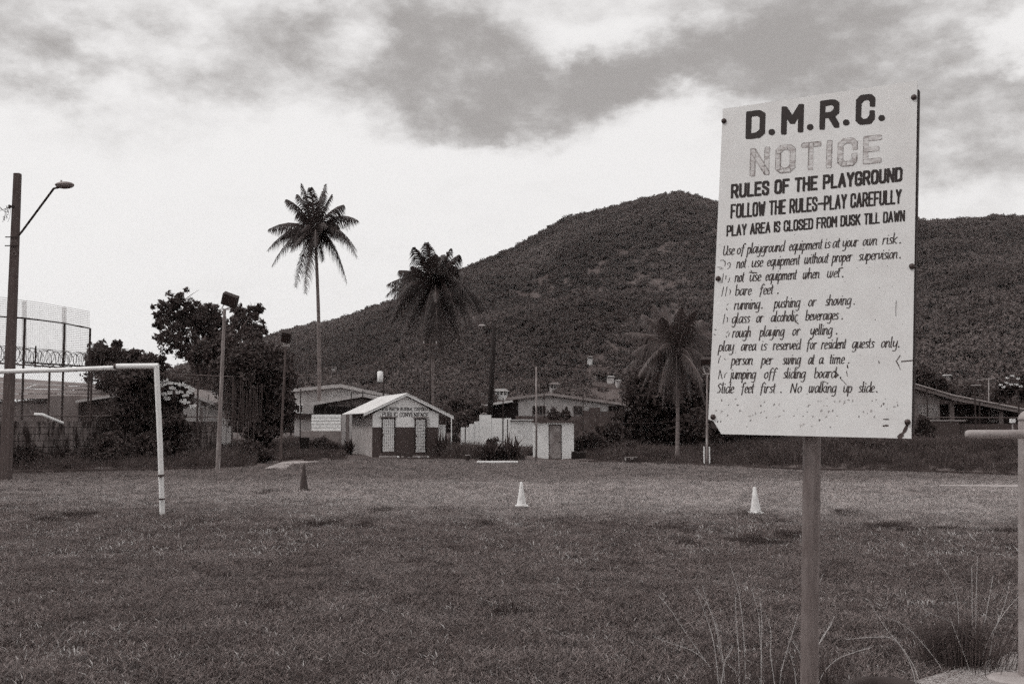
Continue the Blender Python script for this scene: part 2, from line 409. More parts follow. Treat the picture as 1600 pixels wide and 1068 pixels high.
# ------------------------------------------------------------------ scatter of uncountable growth (geometry nodes)
def scatter(name, pts, scl, variants, label, cat):
    me = bpy.data.meshes.new(name); me.from_pydata(pts, [], [])
    at_ = me.attributes.new('scl', 'FLOAT', 'POINT'); at_.data.foreach_set('value', scl)
    o = bpy.data.objects.new(name, me); col.objects.link(o); o['kind'] = 'stuff'; tag(o, label, cat)
    for m in variants[0].data.materials: me.materials.append(m)
    ng = bpy.data.node_groups.new(name, 'GeometryNodeTree')
    ng.interface.new_socket('Geometry', in_out='INPUT', socket_type='NodeSocketGeometry'); ng.interface.new_socket('Geometry', in_out='OUTPUT', socket_type='NodeSocketGeometry')
    n = ng.nodes; l = ng.links
    gi = n.new('NodeGroupInput'); go = n.new('NodeGroupOutput'); ip = n.new('GeometryNodeInstanceOnPoints')
    mp_ = n.new('GeometryNodeMeshToPoints'); l.new(gi.outputs[0], mp_.inputs[0]); l.new(mp_.outputs[0], ip.inputs['Points'])
    jn = n.new('GeometryNodeJoinGeometry')
    for v in variants:
        oi = n.new('GeometryNodeObjectInfo'); oi.inputs['Object'].default_value = v; oi.inputs['As Instance'].default_value = True
        l.new(oi.outputs['Geometry'], jn.inputs[0])
    l.new(jn.outputs[0], ip.inputs['Instance']); ip.inputs['Pick Instance'].default_value = True
    rv = n.new('FunctionNodeRandomValue'); rv.data_type = 'FLOAT_VECTOR'; rv.inputs[0].default_value = (-.12, -.12, 0); rv.inputs[1].default_value = (.12, .12, 6.283)
    l.new(rv.outputs[0], ip.inputs['Rotation'])
    na_ = n.new('GeometryNodeInputNamedAttribute'); na_.data_type = 'FLOAT'; na_.inputs[0].default_value = 'scl'
    l.new(na_.outputs[0], ip.inputs['Scale'])
    ri = n.new('FunctionNodeRandomValue'); ri.data_type = 'INT'; ri.inputs[4].default_value = 0; ri.inputs[5].default_value = len(variants) - 1
    l.new(ri.outputs[2], ip.inputs['Instance Index'])
    l.new(ip.outputs[0], go.inputs[0])
    o.modifiers.new('scatter', 'NODES').node_group = ng
    return o
def source(name, v, f, m):
    me = bpy.data.meshes.new(name); me.from_pydata([tuple(a) for a in v], [], f); me.materials.append(m)
    return bpy.data.objects.new(name, me)          # a building block of the scatter, never placed by itself
def tuft(nb, rad, h0, h1, w, m, lean=.5, nm='grass_tuft'):
    v = []; f = []
    for i in range(nb):
        a = rnd.uniform(0, 6.28); r = rad * math.sqrt(rnd.random()); x, y = r * math.cos(a), r * math.sin(a)
        b = rnd.uniform(0, 6.28); dx, dy = math.cos(b), math.sin(b); h = rnd.uniform(h0, h1); ln = h * rnd.uniform(.1, lean) * 1.4
        la = rnd.uniform(0, 6.28); lx, ly = math.cos(la) * ln, math.sin(la) * ln; k = len(v)
        v += [(x - dx * w, y - dy * w, -.01), (x + dx * w, y + dy * w, -.01), (x + lx * .35 - dx * w * .8, y + ly * .35 - dy * w * .8, h * .6), (x + lx * .35 + dx * w * .8, y + ly * .35 + dy * w * .8, h * .6), (x + lx, y + ly, h)]
        f += [(k, k + 1, k + 3, k + 2), (k + 2, k + 3, k + 4)]
    return source(nm, v, f, m)
def tri_sample(y0, y1, n, margin=1.0):
    ys = np.sqrt(np.random.rand(n) * (y1 ** 2 - y0 ** 2) + y0 ** 2); u = (np.random.rand(n) * 2 - 1) * .52 * margin
    return np.stack([ys * u, ys], 1)
np.random.seed(4)
def bare(x, y): return vnoise(x * 1.4, y * .8, 5) * .6 + vnoise(x * 4, y * 2.5, 6) * .4
CONES = [G(474.5, 768), G(815, 791), G(1181, 802), G(254, 805)]
def by_cone(x, y): return any(abs(x - c.x) < .2 and -.75 < y - c.y < .3 for c in CONES)
PATH_A, PATH_B = G(1432, 1068), G(1600, 1020)     # near edge of the gravel path, bottom right
pn = Vector((PATH_B.y - PATH_A.y, -(PATH_B.x - PATH_A.x))).normalized()   # towards the path side
def on_path(x, y): return (x - PATH_A.x) * pn.x + (y - PATH_A.y) * pn.y > 0.02
tv = [tuft(13, .085, .014, .046, .0036, blade_m, 1.5) for _ in range(7)]
tv += [tuft(12, .07, .025, .065, .003, blade_m, 1.3)]
tvs = [tuft(k_, .12, .015, .055, .0042, straw_m, 1.9) for k_ in (1, 2, 2, 3)]
tvd = [tuft(34, .12, .05, .12, .003, darkg_m, .8) for _ in range(3)]
near = []; ns = []
for (y0, y1, n_) in ((4.6, 12, 52000), (12, 20, 46000), (20, 31, 42000)):
    for x, y in tri_sample(y0, y1, n_):
        if on_path(x, y) or (by_cone(x, y) and rnd.random() < .9): continue
        b = bare(x, y)
        if b < .27 and rnd.random() < .7: continue
        near.append((x, y, gh(x, y))); ns.append((.6 + .75 * b + rnd.random() * .35) * (1.0 if y < 20 else 1.15))
sp_, ss_ = [], []
for (y0, y1, n_) in ((4.6, 12, 24000), (12, 22, 24000), (22, 34, 9000)):
    for x, y in tri_sample(y0, y1, n_):
        if on_path(x, y) or by_cone(x, y) or vnoise(x * .9, y * .5, 12) < .12: continue
        sp_.append((x, y, gh(x, y))); ss_.append(rnd.uniform(.6, 1.15) * (1 if y < 12 else 1.25))
scatter('dry_grass_blades', sp_, ss_, tvs, 'scattered bright dry blades among the short grass', 'grass')
dp_, ds_ = [], []
for (px, py, n_) in [(1180, 848, 60), (1048, 828, 26), (1208, 815, 18), (1386, 828, 60), (1240, 838, 60), (1400, 824, 30), (1475, 830, 22), (1575, 832, 34), (1200, 842, 24), (1070, 850, 20), (1505, 886, 22), (355, 905, 22), (800, 960, 26), (1325, 805, 40), (880, 816, 24), (770, 820, 16), (120, 806, 50), (90, 812, 40), (330, 818, 20), (500, 822, 50), (560, 826, 40), (420, 770, 20), (690, 800, 22), (1160, 806, 40), (1290, 886, 16), (640, 880, 18), (440, 955, 12), (30, 768, 20), (600, 800, 24)]:
    c_ = G(px, py)
    for i in range(int(n_ * .55)):
        x, y = c_.x + rnd.gauss(0, .010 * c_.y), c_.y + rnd.gauss(0, .012 * c_.y)
        dp_.append((x, y, gh(x, y))); ds_.append(rnd.uniform(.5, 1.1))
scatter('dark_grass_clumps', dp_, ds_, tvd, 'small darker clumps of longer grass dotted over the pitch', 'grass')
near_g = scatter('field_grass', near, ns, tv, 'short mown grass growing over the whole playing field', 'grass')
tv2 = [tuft(26, .16, .03, .09, .005, blade_m) for _ in range(4)]
far = []; fs_ = []
for x, y in tri_sample(30, 45, 38000, 1.05):
    if y > edge_Y(x, y) + .2: continue
    far.append((x, y, gh(x, y))); fs_.append(.7 + rnd.random() * .5)
scatter('far_field_grass', far, fs_, tv2, 'paler thin grass on the far side of the playing field', 'grass')
weed_m = mat('rank_weeds', .035, .10, 1.6, .8, trans=.2)
tv3 = [tuft(34, .3, .12, .5, .011, weed_m, .8, 'weed_tuft') for _ in range(5)]
wd_ = []; ws = []
for x, y in tri_sample(29, 75, 30000, 1.15):
    e = edge_Y(x, y)
    if y < e: continue
    px = 800 + F * x / y
    if 540 < px < 700 and 43.5 < y < 53: continue
    if 395 < px < 480 and y < 42 : continue
    if 820 < px < 915 and y < 47: continue
    if 740 < px < 820 and y < e + .9: continue
    b = bare(x * .3, y * .3)
    wd_.append((x, y, gh(x, y))); ws.append((.25 + .85 * b * b * 1.5 + .35 * rnd.random()) * min(1, .4 + (y - e) / 3) * (1.1 if px < 340 else 1))
scatter('rough_weeds', wd_, ws, tv3, 'rank dark weeds and rough grass beyond the far edge of the pitch', 'weeds')

# woodland on the hill: one mass of crowns
def cards(centres, n, leaf, spread_, rng, flat=.0):
    """leaf-sized diamond faces round many small centres (cx,cy,cz,r)"""
    c = np.asarray(centres, dtype=np.float64); k = rng.integers(0, len(c), n)
    d = rng.normal(size=(n, 3)); d /= np.linalg.norm(d, axis=1)[:, None]
    p = c[k, :3] + d * (c[k, 3:4] * (rng.random((n, 1)) ** .4)) * np.array([1, 1, .8]) * spread_
    a = rng.normal(size=(n, 3)); a[:, 2] *= (1 - flat); a /= np.linalg.norm(a, axis=1)[:, None]
    b = np.cross(a, rng.normal(size=(n, 3))); b /= np.linalg.norm(b, axis=1)[:, None]
    s = leaf * (.6 + .8 * rng.random((n, 1)))
    v = np.stack([p - a * s, p - b * s * .45, p + a * s, p + b * s * .45], 1).reshape(-1, 3)
    return v, np.arange(4 * n).reshape(n, 4)
rng = np.random.default_rng(11)
hleaf_m = mat('hill_tree_leaves', .045, .135, .014, .85, trans=.2, contrast=(.40, .62), detail=9)
cv = []
for i in range(7):
    cs = []
    Rx = 3.0 + rnd.random() * 1.2; Hz = 2.2 + rnd.random() * 1.2
    for j in range(16):
        a = rnd.uniform(0, 6.28); q = math.sqrt(rnd.random()); zz = rnd.uniform(-.2, 1)
        cs.append((Rx * q * math.cos(a) * (1 - .3 * max(zz, 0)), Rx * q * math.sin(a) * (1 - .3 * max(zz, 0)), 3.2 + Hz * zz * math.sqrt(max(1 - q * q * .7, 0)), .9 + rnd.random() * .7))
    v, q = cards(cs, 260, .6, 1, rng)
    me = bpy.data.meshes.new('hill_crown'); me.from_pydata(v.tolist(), [], q.tolist()); me.materials.append(hleaf_m)
    cv.append(bpy.data.objects.new('hill_crown', me))
hp = []; hs = []
A0, A1 = R(-30), R(32)
HH = [(783, 617, 24, 11), (866, 606, 17, 10), (934, 583, 9, 5), (921, 560, 9, 5), (965, 596, 8, 4), (989, 604, 7, 4), (842, 604, 8, 8), (895, 611, 10, 4), (1474, 589, 12, 5), (1461, 596, 9, 4), (1520, 619, 9, 4), (522, 575, 9, 3), (476, 583, 6, 4), (753, 615, 9, 3), (953, 590, 12, 4), (1006, 616, 8, 5)]
HHP = []
for (px, py, w, h) in HH:
    p = hill_hit(px, py + 6, 175); p = at(px, py + 1.5, p.y); HHP.append(p)
def by_house(x, y):
    a = math.atan2(x, y); r_ = math.hypot(x, y)
    for p, hh_ in zip(HHP, HH):
        r1 = math.hypot(p.x, p.y)
        if abs(a - math.atan2(p.x, p.y)) * F < hh_[2] * .6 + 2 and -45 < r_ - r1 < 4: return True
    return False
while len(hp) < 46000:
    a = rnd.uniform(A0, A1); r_ = math.sqrt(rnd.uniform(165 ** 2, 575 ** 2))
    x, y = r_ * math.sin(a), r_ * math.cos(a)
    k = vnoise(x / 30, y / 45, 9) * .6 + vnoise(x / 9, y / 9, 10) * .4
    if k < .36 and rnd.random() < .3: continue
    if by_house(x, y): continue
    z = hill_h(a, r_)
    on_spur = math.exp(-((a - az_el(1000, 500)[0] - .02) / .10) ** 2 - ((r_ - 285) / 40) ** 2)
    if rnd.random() < on_spur * .8: continue
    sc_ = .24 + .34 * k + rnd.random() ** 3 * .45
    hp.append((x, y, z - .6 - 1.5 * sc_)); hs.append(sc_)
for i in range(4500):
    a = rnd.uniform(A0, A1); r_ = RR + rnd.uniform(-12, 8); k = vnoise(a * 60, 3, 4)
    if k < .3: continue
    hp.append((r_ * math.sin(a), r_ * math.cos(a), hill_h(a, r_) - .8)); hs.append(.3 + .65 * k * rnd.random() ** 2)
scatter('hillside_woodland', hp, hs, cv, 'dark dense woodland covering the whole hillside', 'woodland')

# ------------------------------------------------------------------ damp air over the valley
hm = bpy.data.materials.new('damp_air'); hm.use_nodes = True; _n = hm.node_tree.nodes; _n.clear()
_v = _n.new('ShaderNodeVolumePrincipled'); _v.inputs['Color'].default_value = (.93, .92, .915, 1); _v.inputs['Density'].default_value = .00009; _v.inputs['Anisotropy'].default_value = .2
_o = _n.new('ShaderNodeOutputMaterial'); hm.node_tree.links.new(_v.outputs[0], _o.inputs['Volume'])
MB().box(-1650, 1650, -1650, 1650, -3, 150).build('haze', hm, kind='stuff')
# ------------------------------------------------------------------ the notice board
SGC = [Vector(c) for c in ((0.79113916, 4.00592242, 2.67270647), (1.37985303, 3.62845728, 2.66084944), (1.28717888, 3.52198353, 1.449043), (0.69846501, 3.89944867, 1.46090003))]
SU = (SGC[1] - SGC[0]).normalized(); SV = (SGC[0] - SGC[3]).normalized(); SN = SU.cross(SV).normalized()
if SN.dot(EYE - SGC[0]) < 0: SN = -SN
SW, SH = (SGC[1] - SGC[0]).length, (SGC[0] - SGC[3]).length
def sb(u, v, d=0): return SGC[3] + SU * u + SV * v + SN * d     # metres along and up the board
def sp2(px, py, d=0.0): return on_plane(px, py, SGC[0] + SN * d, SN)
sign = empty('notice_board', G(1264, 1340), 'white painted playground rules notice board on a steel post, its top tilted', 'notice board')
out2 = [(0.052, 0), (SW, 0), (SW, SH), (0, SH), (0, .052), (.02, .045)]
MB().prism([sb(u, v, 0) for u, v in out2], [sb(u, v, -.006) for u, v in out2]).build('board', board_m, sign)
# angle-iron frame behind, peeping past the right edge
fr = MB()
fr.prism([sb(u, v, -.008) for u, v in ((SW - .03, .02), (SW + .0035, .02), (SW + .0035, SH - .03), (SW - .03, SH - .03))], [sb(u, v, -.03) for u, v in ((SW - .03, .02), (SW + .0035, .02), (SW + .0035, SH - .03), (SW - .03, SH - .03))])
fr.prism([sb(u, v, -.008) for u, v in ((.012, .02), (.045, .02), (.045, SH - .03), (.012, SH - .03))], [sb(u, v, -.03) for u, v in ((.012, .02), (.045, .02), (.045, SH - .03), (.012, SH - .03))])
for vv in (.06, .6, SH - .07):
    fr.prism([sb(u, v, -.008) for u, v in ((.047, vv), (SW - .032, vv), (SW - .032, vv + .035), (.047, vv + .035))], [sb(u, v, -.028) for u, v in ((.047, vv), (SW - .032, vv), (SW - .032, vv + .035), (.047, vv + .035))])
fr.build('frame', dark_m, sign)
pt = sp2(1269, 560, -.062); pb = G(1262, 1335)
d_ = on_plane(1268.5, 700, pt, Vector((0, 1, 0))); dn = (d_ - pt)
post = MB().tube([pt + (pt - d_) * 1.0, d_, at(1264.5, 1068, d_.y + .02), pb + Vector((0, 0, -.1))], .0305, 20).build('post', steel_m, sign, smooth=True)
for (bx, by) in ((1131, 189), (1428, 152), (1425, 416), (1122, 435), (1114, 651), (1418, 659)):
    c = sp2(bx, by, .002)
    b = MB(); pts = [c - SN * .004, c, c + SN * .003, c + SN * .006, c + SN * .008]
    b.tube(pts, [.0098, .0098, .0094, .007, .003], 14).build('bolt', bolt_m, sign, smooth=True)
# --- lettering: a stroke alphabet drawn with a nib on the board's plane
def hull(P):
    P = sorted(set(P))
    def half(Q):
        h = []
        for p in Q:
            while len(h) > 1 and (h[-1][0] - h[-2][0]) * (p[1] - h[-2][1]) - (h[-1][1] - h[-2][1]) * (p[0] - h[-2][0]) <= 0: h.pop()
            h.append(p)
        return h[:-1]
    return half(P) + half(P[::-1])
def nib(w, h, ang, n=8): 
    ca, sa = math.cos(ang), math.sin(ang)
    return [(w * math.cos(2 * math.pi * i / n) * ca - h * math.sin(2 * math.pi * i / n) * sa, w * math.cos(2 * math.pi * i / n) * sa + h * math.sin(2 * math.pi * i / n) * ca) for i in range(n)]
CAPS = {
 'A': [[(0, 0), (.25, 1), (.5, 0)], [(.1, .3), (.4, .3)]],
 'B': [[(0, 0), (0, 1), (.34, 1), (.46, .88), (.46, .64), (.34, .53), (0, .53)], [(.34, .53), (.5, .42), (.5, .12), (.36, 0), (0, 0)]],
 'C': [[(.46, .68), (.46, .86), (.36, 1), (.12, 1), (0, .86), (0, .14), (.12, 0), (.36, 0), (.46, .14), (.46, .32)]],
 'D': [[(0, 0), (0, 1), (.32, 1), (.46, .86), (.46, .14), (.32, 0), (0, 0)]],
 'E': [[(.42, 1), (0, 1), (0, 0), (.42, 0)], [(0, .52), (.34, .52)]],
 'F': [[(.42, 1), (0, 1), (0, 0)], [(0, .52), (.34, .52)]],
 'G': [[(.46, .7), (.46, .86), (.34, 1), (.12, 1), (0, .86), (0, .14), (.12, 0), (.34, 0), (.46, .14), (.46, .46), (.26, .46)]],
 'H': [[(0, 0), (0, 1)], [(.46, 0), (.46, 1)], [(0, .52), (.46, .52)]],
 'I': [[(0, 0), (0, 1)]],
 'K': [[(0, 0), (0, 1)], [(.46, 1), (0, .42)], [(.14, .58), (.48, 0)]],
 'L': [[(0, 1), (0, 0), (.4, 0)]],
 'M': [[(0, 0), (0, 1), (.28, .42), (.56, 1), (.56, 0)]],
 'N': [[(0, 0), (0, 1), (.46, 0), (.46, 1)]],
 'O': [[(.12, 0), (0, .14), (0, .86), (.12, 1), (.34, 1), (.46, .86), (.46, .14), (.34, 0), (.12, 0)]],
 'P': [[(0, 0), (0, 1), (.34, 1), (.46, .88), (.46, .56), (.34, .45), (0, .45)]],
 'R': [[(0, 0), (0, 1), (.34, 1), (.46, .88), (.46, .6), (.34, .48), (0, .48)], [(.26, .48), (.48, 0)]],
 'S': [[(.44, .74), (.44, .87), (.33, 1), (.12, 1), (0, .87), (0, .66), (.44, .36), (.44, .13), (.33, 0), (.12, 0), (0, .13), (0, .27)]],
 'T': [[(0, 1), (.46, 1)], [(.23, 1), (.23, 0)]],
 'U': [[(0, 1), (0, .14), (.12, 0), (.34, 0), (.46, .14), (.46, 1)]],
 'V': [[(0, 1), (.24, 0), (.48, 1)]],
 'W': [[(0, 1), (.15, 0), (.32, .8), (.49, 0), (.64, 1)]],
 'Y': [[(0, 1), (.24, .48), (.48, 1)], [(.24, .48), (.24, 0)]],
 '-': [[(0, .48), (.5, .48)]], '.': [[(.0, .06), (.02, .06)]]}
LOW = {
 'a': (.72, [[(.52, .95), (.28, 1), (.07, .7), (.04, .2), (.18, 0), (.4, .2), (.56, .8)], [(.58, 1), (.55, .15), (.68, .02)]]),
 'b': (.62, [[(.06, 1.7), (.05, .05), (.3, 0), (.52, .3), (.53, .78), (.34, 1), (.08, .75)]]),
 'c': (.55, [[(.48, .85), (.3, 1), (.08, .75), (.05, .25), (.2, 0), (.45, .12)]]),
 'd': (.7, [[(.6, 1.7), (.56, .15), (.66, 0)], [(.56, .9), (.28, 1), (.07, .7), (.05, .22), (.2, 0), (.4, .1), (.56, .5)]]),
 'e': (.55, [[(.07, .42), (.42, .6), (.44, .88), (.27, 1), (.08, .75), (.05, .25), (.2, 0), (.46, .14)]]),
 'f': (.5, [[(.52, 1.5), (.38, 1.68), (.2, 1.45), (.14, .3), (.1, -.35)], [(0, .96), (.38, 1.02)]]),
 'g': (.7, [[(.52, .95), (.28, 1), (.07, .7), (.04, .25), (.18, .02), (.38, .15), (.55, .7)], [(.58, 1), (.54, -.35), (.36, -.6), (.08, -.48)]]),
 'h': (.66, [[(.06, 1.7), (.04, 0)], [(.06, .6), (.3, 1), (.48, .88), (.46, .15), (.58, 0)]]),
 'i': (.28, [[(.08, 1), (.06, .12), (.18, 0)], [(.1, 1.38), (.11, 1.42)]]),
 'j': (.32, [[(.14, 1), (.1, -.4), (-.08, -.6)], [(.16, 1.38), (.17, 1.42)]]),
 'k': (.6, [[(.06, 1.7), (.04, 0)], [(.46, 1), (.08, .5), (.5, 0)]]),
 'l': (.3, [[(.08, 1.7), (.06, .12), (.18, 0)]]),
 'm': (.95, [[(.06, 1), (.04, 0)], [(.06, .6), (.26, 1), (.4, .88), (.38, 0)], [(.4, .6), (.6, 1), (.76, .88), (.73, .15), (.84, 0)]]),
 'n': (.66, [[(.06, 1), (.04, 0)], [(.06, .6), (.3, 1), (.48, .88), (.46, .15), (.58, 0)]]),
 'o': (.58, [[(.3, 1), (.08, .78), (.04, .25), (.2, 0), (.42, .2), (.47, .75), (.3, 1)]]),
 'p': (.62, [[(.08, 1), (.02, -.6)], [(.07, .65), (.3, 1), (.5, .8), (.48, .25), (.3, 0), (.07, .12)]]),
 'q': (.66, [[(.52, .95), (.28, 1), (.07, .7), (.04, .25), (.2, 0), (.4, .15), (.55, .7)], [(.58, 1), (.52, -.6)]]),
 'r': (.5, [[(.08, 1), (.04, 0)], [(.06, .6), (.26, .98), (.44, .9)]]),
 's': (.5, [[(.44, .88), (.24, 1), (.07, .8), (.38, .35), (.32, .05), (.04, .08)]]),
 't': (.36, [[(.14, 1.45), (.09, .12), (.24, 0)], [(-.02, 1.0), (.26, 1.04)]]),
 'u': (.68, [[(.08, 1), (.05, .2), (.18, 0), (.4, .2), (.52, .7)], [(.55, 1), (.5, .15), (.62, 0)]]),
 'v': (.55, [[(.04, 1), (.14, .05), (.34, .3), (.46, 1)]]),
 'w': (.9, [[(.08, 1), (.05, .2), (.18, 0), (.38, .3)], [(.44, 1), (.4, .2), (.52, 0), (.7, .4), (.76, 1)]]),
 'y': (.68, [[(.08, 1), (.05, .3), (.18, .1), (.4, .3), (.54, .8)], [(.57, 1), (.5, -.35), (.34, -.6), (.06, -.5)]]),
 'U': (.8, [[(.06, 1.45), (.05, .25), (.2, 0), (.42, .1), (.58, .6)], [(.62, 1.45), (.6, .1), (.72, 0)]]),
 'D': (.8, [[(.1, 1.4), (.06, 0), (.4, .05), (.62, .5), (.6, 1.1), (.35, 1.42), (0, 1.4)]]),
 'S': (.65, [[(.55, 1.3), (.3, 1.5), (.08, 1.2), (.45, .6), (.38, .08), (.02, .12)]]),
 'N': (.85, [[(.04, 0), (.12, 1.45), (.6, 0), (.68, 1.5)]]),
 'O': (.75, [[(.35, 1.45), (.08, 1.1), (.05, .3), (.25, 0), (.55, .3), (.6, 1.1), (.35, 1.45)]]),
 '.': (.2, [[(.05, .05), (.09, .08)]]), ',': (.2, [[(.08, .08), (.04, -.15)]])}
class Ink:
    """strokes given in photo pixels, laid on a plane"""
    def __init__(s, proj): s.mb = MB(); s.k = 0; s.proj = proj
    def seg(s, p, q, nb):
        h = hull([(round(p[0] + a, 4), round(p[1] + b, 4)) for a, b in nb] + [(round(q[0] + a, 4), round(q[1] + b, 4)) for a, b in nb])
        if len(h) < 3: return
        d = .0006 + (s.k % 9) * .00006; s.k += 1
        s.mb.add([s.proj(x, y, d) for x, y in h], [tuple(range(len(h)))])
    def ring(s, p, q, nb, w):
        h = hull([(round(p[0] + a, 4), round(p[1] + b, 4)) for a, b in nb] + [(round(q[0] + a, 4), round(q[1] + b, 4)) for a, b in nb])
        for i in range(len(h)):
            if rnd.random() < .9: s.seg(h[i], h[(i + 1) % len(h)], nib(w * rnd.uniform(.5, 1.3), w * .6, rnd.uniform(0, 3), 6))
def caps_line(ink, text, x0, y0, x1, y1, h0, h1, wt, up=(.03, -1), nb_=None, outline=0, gap=.30, fixed=None, dotw=None):
    """fit a line of block capitals between two baseline points; h0,h1 cap height px at the ends; wt stroke half width px"""
    per = getattr(ink, 'per', None); adv = []
    for ch in text:
        if ch == ' ': adv.append(.42)
        elif ch == '.': adv.append(.1 + gap)
        else:
            adv.append(max(p[0] for st in CAPS[ch] for p in st) + gap)
    tot = sum(adv) - gap; x = 0
    L = math.hypot(x1 - x0, y1 - y0); ux, uy = (x1 - x0), (y1 - y0)
    for ch, a in zip(text, adv):
        if ch != ' ':
            for st in CAPS[ch]:
                pts = []
                for (gx, gy) in st:
                    t = (x + gx) / tot; H = h0 + (h1 - h0) * t - 2 * wt
                    yb = wt + gy * H
                    pts.append((x0 + wt + (ux - 2 * wt) * t + up[0] * yb, y0 + uy * t + up[1] * yb))
                nn = [(wt * a_, wt * b_ * .95) for a_, b_ in ((-1, -.72), (-.72, -1), (.72, -1), (1, -.72), (1, .72), (.72, 1), (-.72, 1), (-1, .72))]
                if ch == '.': nn = nib(wt * 1.12, wt * 1.12, 0, 10)
                for i in range(len(pts) - 1):
                    if outline: ink.ring(pts[i], pts[i + 1], nn, outline)
                    else: ink.seg(pts[i], pts[i + 1], nn)
            if per: per(ink)
        x += a
sq = lambda w, h: [(-w, -h), (w, -h), (w, h), (-w, h), (-w * .9, h * 1.0)]
A = lambda x, y: (1090 + x / 3.683, 110 + y / 3.683)
B = lambda x, y: (1090 + x / 3.1417, 360 + y / 3.1417)
def head_line(name, text, a, b, h0, h1, wt, gap, mat_=letter_m, outline=0):
    ink = Ink(sp2); (x0, y0), (x1, y1) = A(*a), A(*b)
    def per(k):
        k.mb.build('letter', mat_, sign); k.mb = MB()
    ink.per = per
    caps_line(ink, text, x0, y0, x1, y1, h0 / 3.683, h1 / 3.683, wt, outline=outline, gap=gap)
head_line('a', 'D.M.R.C.', (275, 396), (1090, 297), 160, 174, 4.4, .31)
head_line('b', 'NOTICE', (302, 608), (1054, 530), 158, 158, 3.5, .36, ghost_m)
for dx_, dy_ in ((-2, 1), (2, -1)): head_line('b', 'NOTICE', (302 + dx_, 608 + dy_), (1054 + dx_, 530 + dy_), 158, 158, 3.5, .36, faded_m, .5)
head_line('c', 'RULES OF THE PLAYGROUND', (190, 738), (1178, 640), 84, 85, 2.0, .26)
head_line('d', 'FOLLOW THE RULES-PLAY CAREFULLY', (188, 853), (1172, 767), 84, 85, 1.55, .26)
head_line('e', 'PLAY AREA IS CLOSED FROM DUSK TILL DAWN', (165, 956), (1192, 868), 65, 65, 1.3, .25)
ROWS = [((122, 122), (1000, 62), [('Use', 122, 175), ('of', 190, 224), ('playground', 240, 420), ('equipment', 445, 605), ('is', 622, 645), ('at', 660, 692), ('your', 708, 782), ('own', 808, 875), ('risk', 905, 973), ('.', 990, 998)]),
 ((105, 190), (998, 135), [('~Do', 104, 156), ('not', 188, 232), ('use', 262, 315), ('equipment', 338, 495), ('without', 520, 635), ('proper', 658, 752), ('supervision', 787, 975), ('.', 990, 998)]),
 ((110, 256), (715, 228), [('~Do', 116, 152), ('not', 180, 222), ('use', 252, 305), ('equipment', 330, 480), ('when', 513, 592), ('wet', 632, 692), ('.', 708, 716)]),
 ((115, 322), (397, 310), [('~No', 115, 157), ('bare', 182, 258), ('feet', 302, 364), ('.', 390, 398)]),
 ((115, 391), (770, 362), [('~No', 112, 150), ('running', 177, 300), ('.', 312, 320), ('pushing', 373, 497), ('or', 540, 576), ('shoving', 625, 748), ('.', 764, 772)]),
 ((115, 457), (710, 435), [('~No', 108, 142), ('glass', 165, 250), ('or', 285, 316), ('alcoholic', 357, 485), ('beverages', 527, 685), ('.', 706, 714)]),
 ((115, 526), (683, 508), [('~No', 106, 150), ('rough', 168, 256), ('playing', 302, 420), ('or', 462, 497), ('yelling', 550, 655), ('.', 678, 686)]),
 ((100, 592), (988, 572), [('play', 100, 172), ('area', 210, 281), ('is', 308, 334), ('reserved', 367, 498), ('for', 533, 578), ('resident', 604, 722), ('guests', 755, 860), ('only', 898, 975), ('.', 983, 990)]),
 ((100, 660), (745, 652), [('~On', 98, 132), ('person', 163, 265), ('per', 310, 363), ('swing', 415, 500), ('at', 540, 567), ('a', 593, 611), ('time', 645, 715), ('.', 737, 744)]),
 ((95, 728), (705, 722), [('~No', 98, 142), ('jumping', 158, 280), ('off', 323, 379), ('sliding', 418, 523), ('board', 570, 672), ('.', 698, 705)]),
 ((92, 797), (880, 793), [('Slide', 92, 172), ('feet', 212, 269), ('first', 305, 375), ('.', 406, 412), ('No', 452, 505), ('walking', 542, 675), ('up', 712, 752), ('slide', 787, 862), ('.', 876, 882)])]
SCL = 3.1417
for (b0, b1, words) in ROWS:
    ink = Ink(sp2); fad = Ink(sp2)
    for w, xa, xb in words:
        worn = w[0] == '~'; w = w.lstrip('~')
        tw = sum(LOW[c][0] for c in w) - .12; sx = (xb - xa) / tw if len(w) > 1 or w not in '.,' else 20
        xh = 31; x = xa + 3
        for c in w:
            for st in LOW[c][1]:
                pts = []
                for gx, gy in st:
                    X = x + gx * sx + rnd.uniform(-.6, .6); Yb = b0[1] + (b1[1] - b0[1]) * (X - b0[0]) / (b1[0] - b0[0])
                    pts.append(B(X + gy * xh * .13 - 1, Yb - gy * xh + rnd.uniform(-.5, .5)))
                n_ = nib(.98, .44, R(-18), 8) if w != '.' else nib(1.15, 1.15, 0, 8)
                for i in range(len(pts) - 1):
                    if worn:
                        if rnd.random() < .38: fad.seg(pts[i], pts[i + 1], nib(.7, .35, R(-28), 6))
                    else: ink.seg(pts[i], pts[i + 1], n_)
            x += LOW[c][0] * sx
        if ink.mb.v: ink.mb.build('word', script_m, sign); ink.mb = MB()
        if fad.mb.v: fad.mb.build('faded_word', script_m, sign); fad.mb = MB()
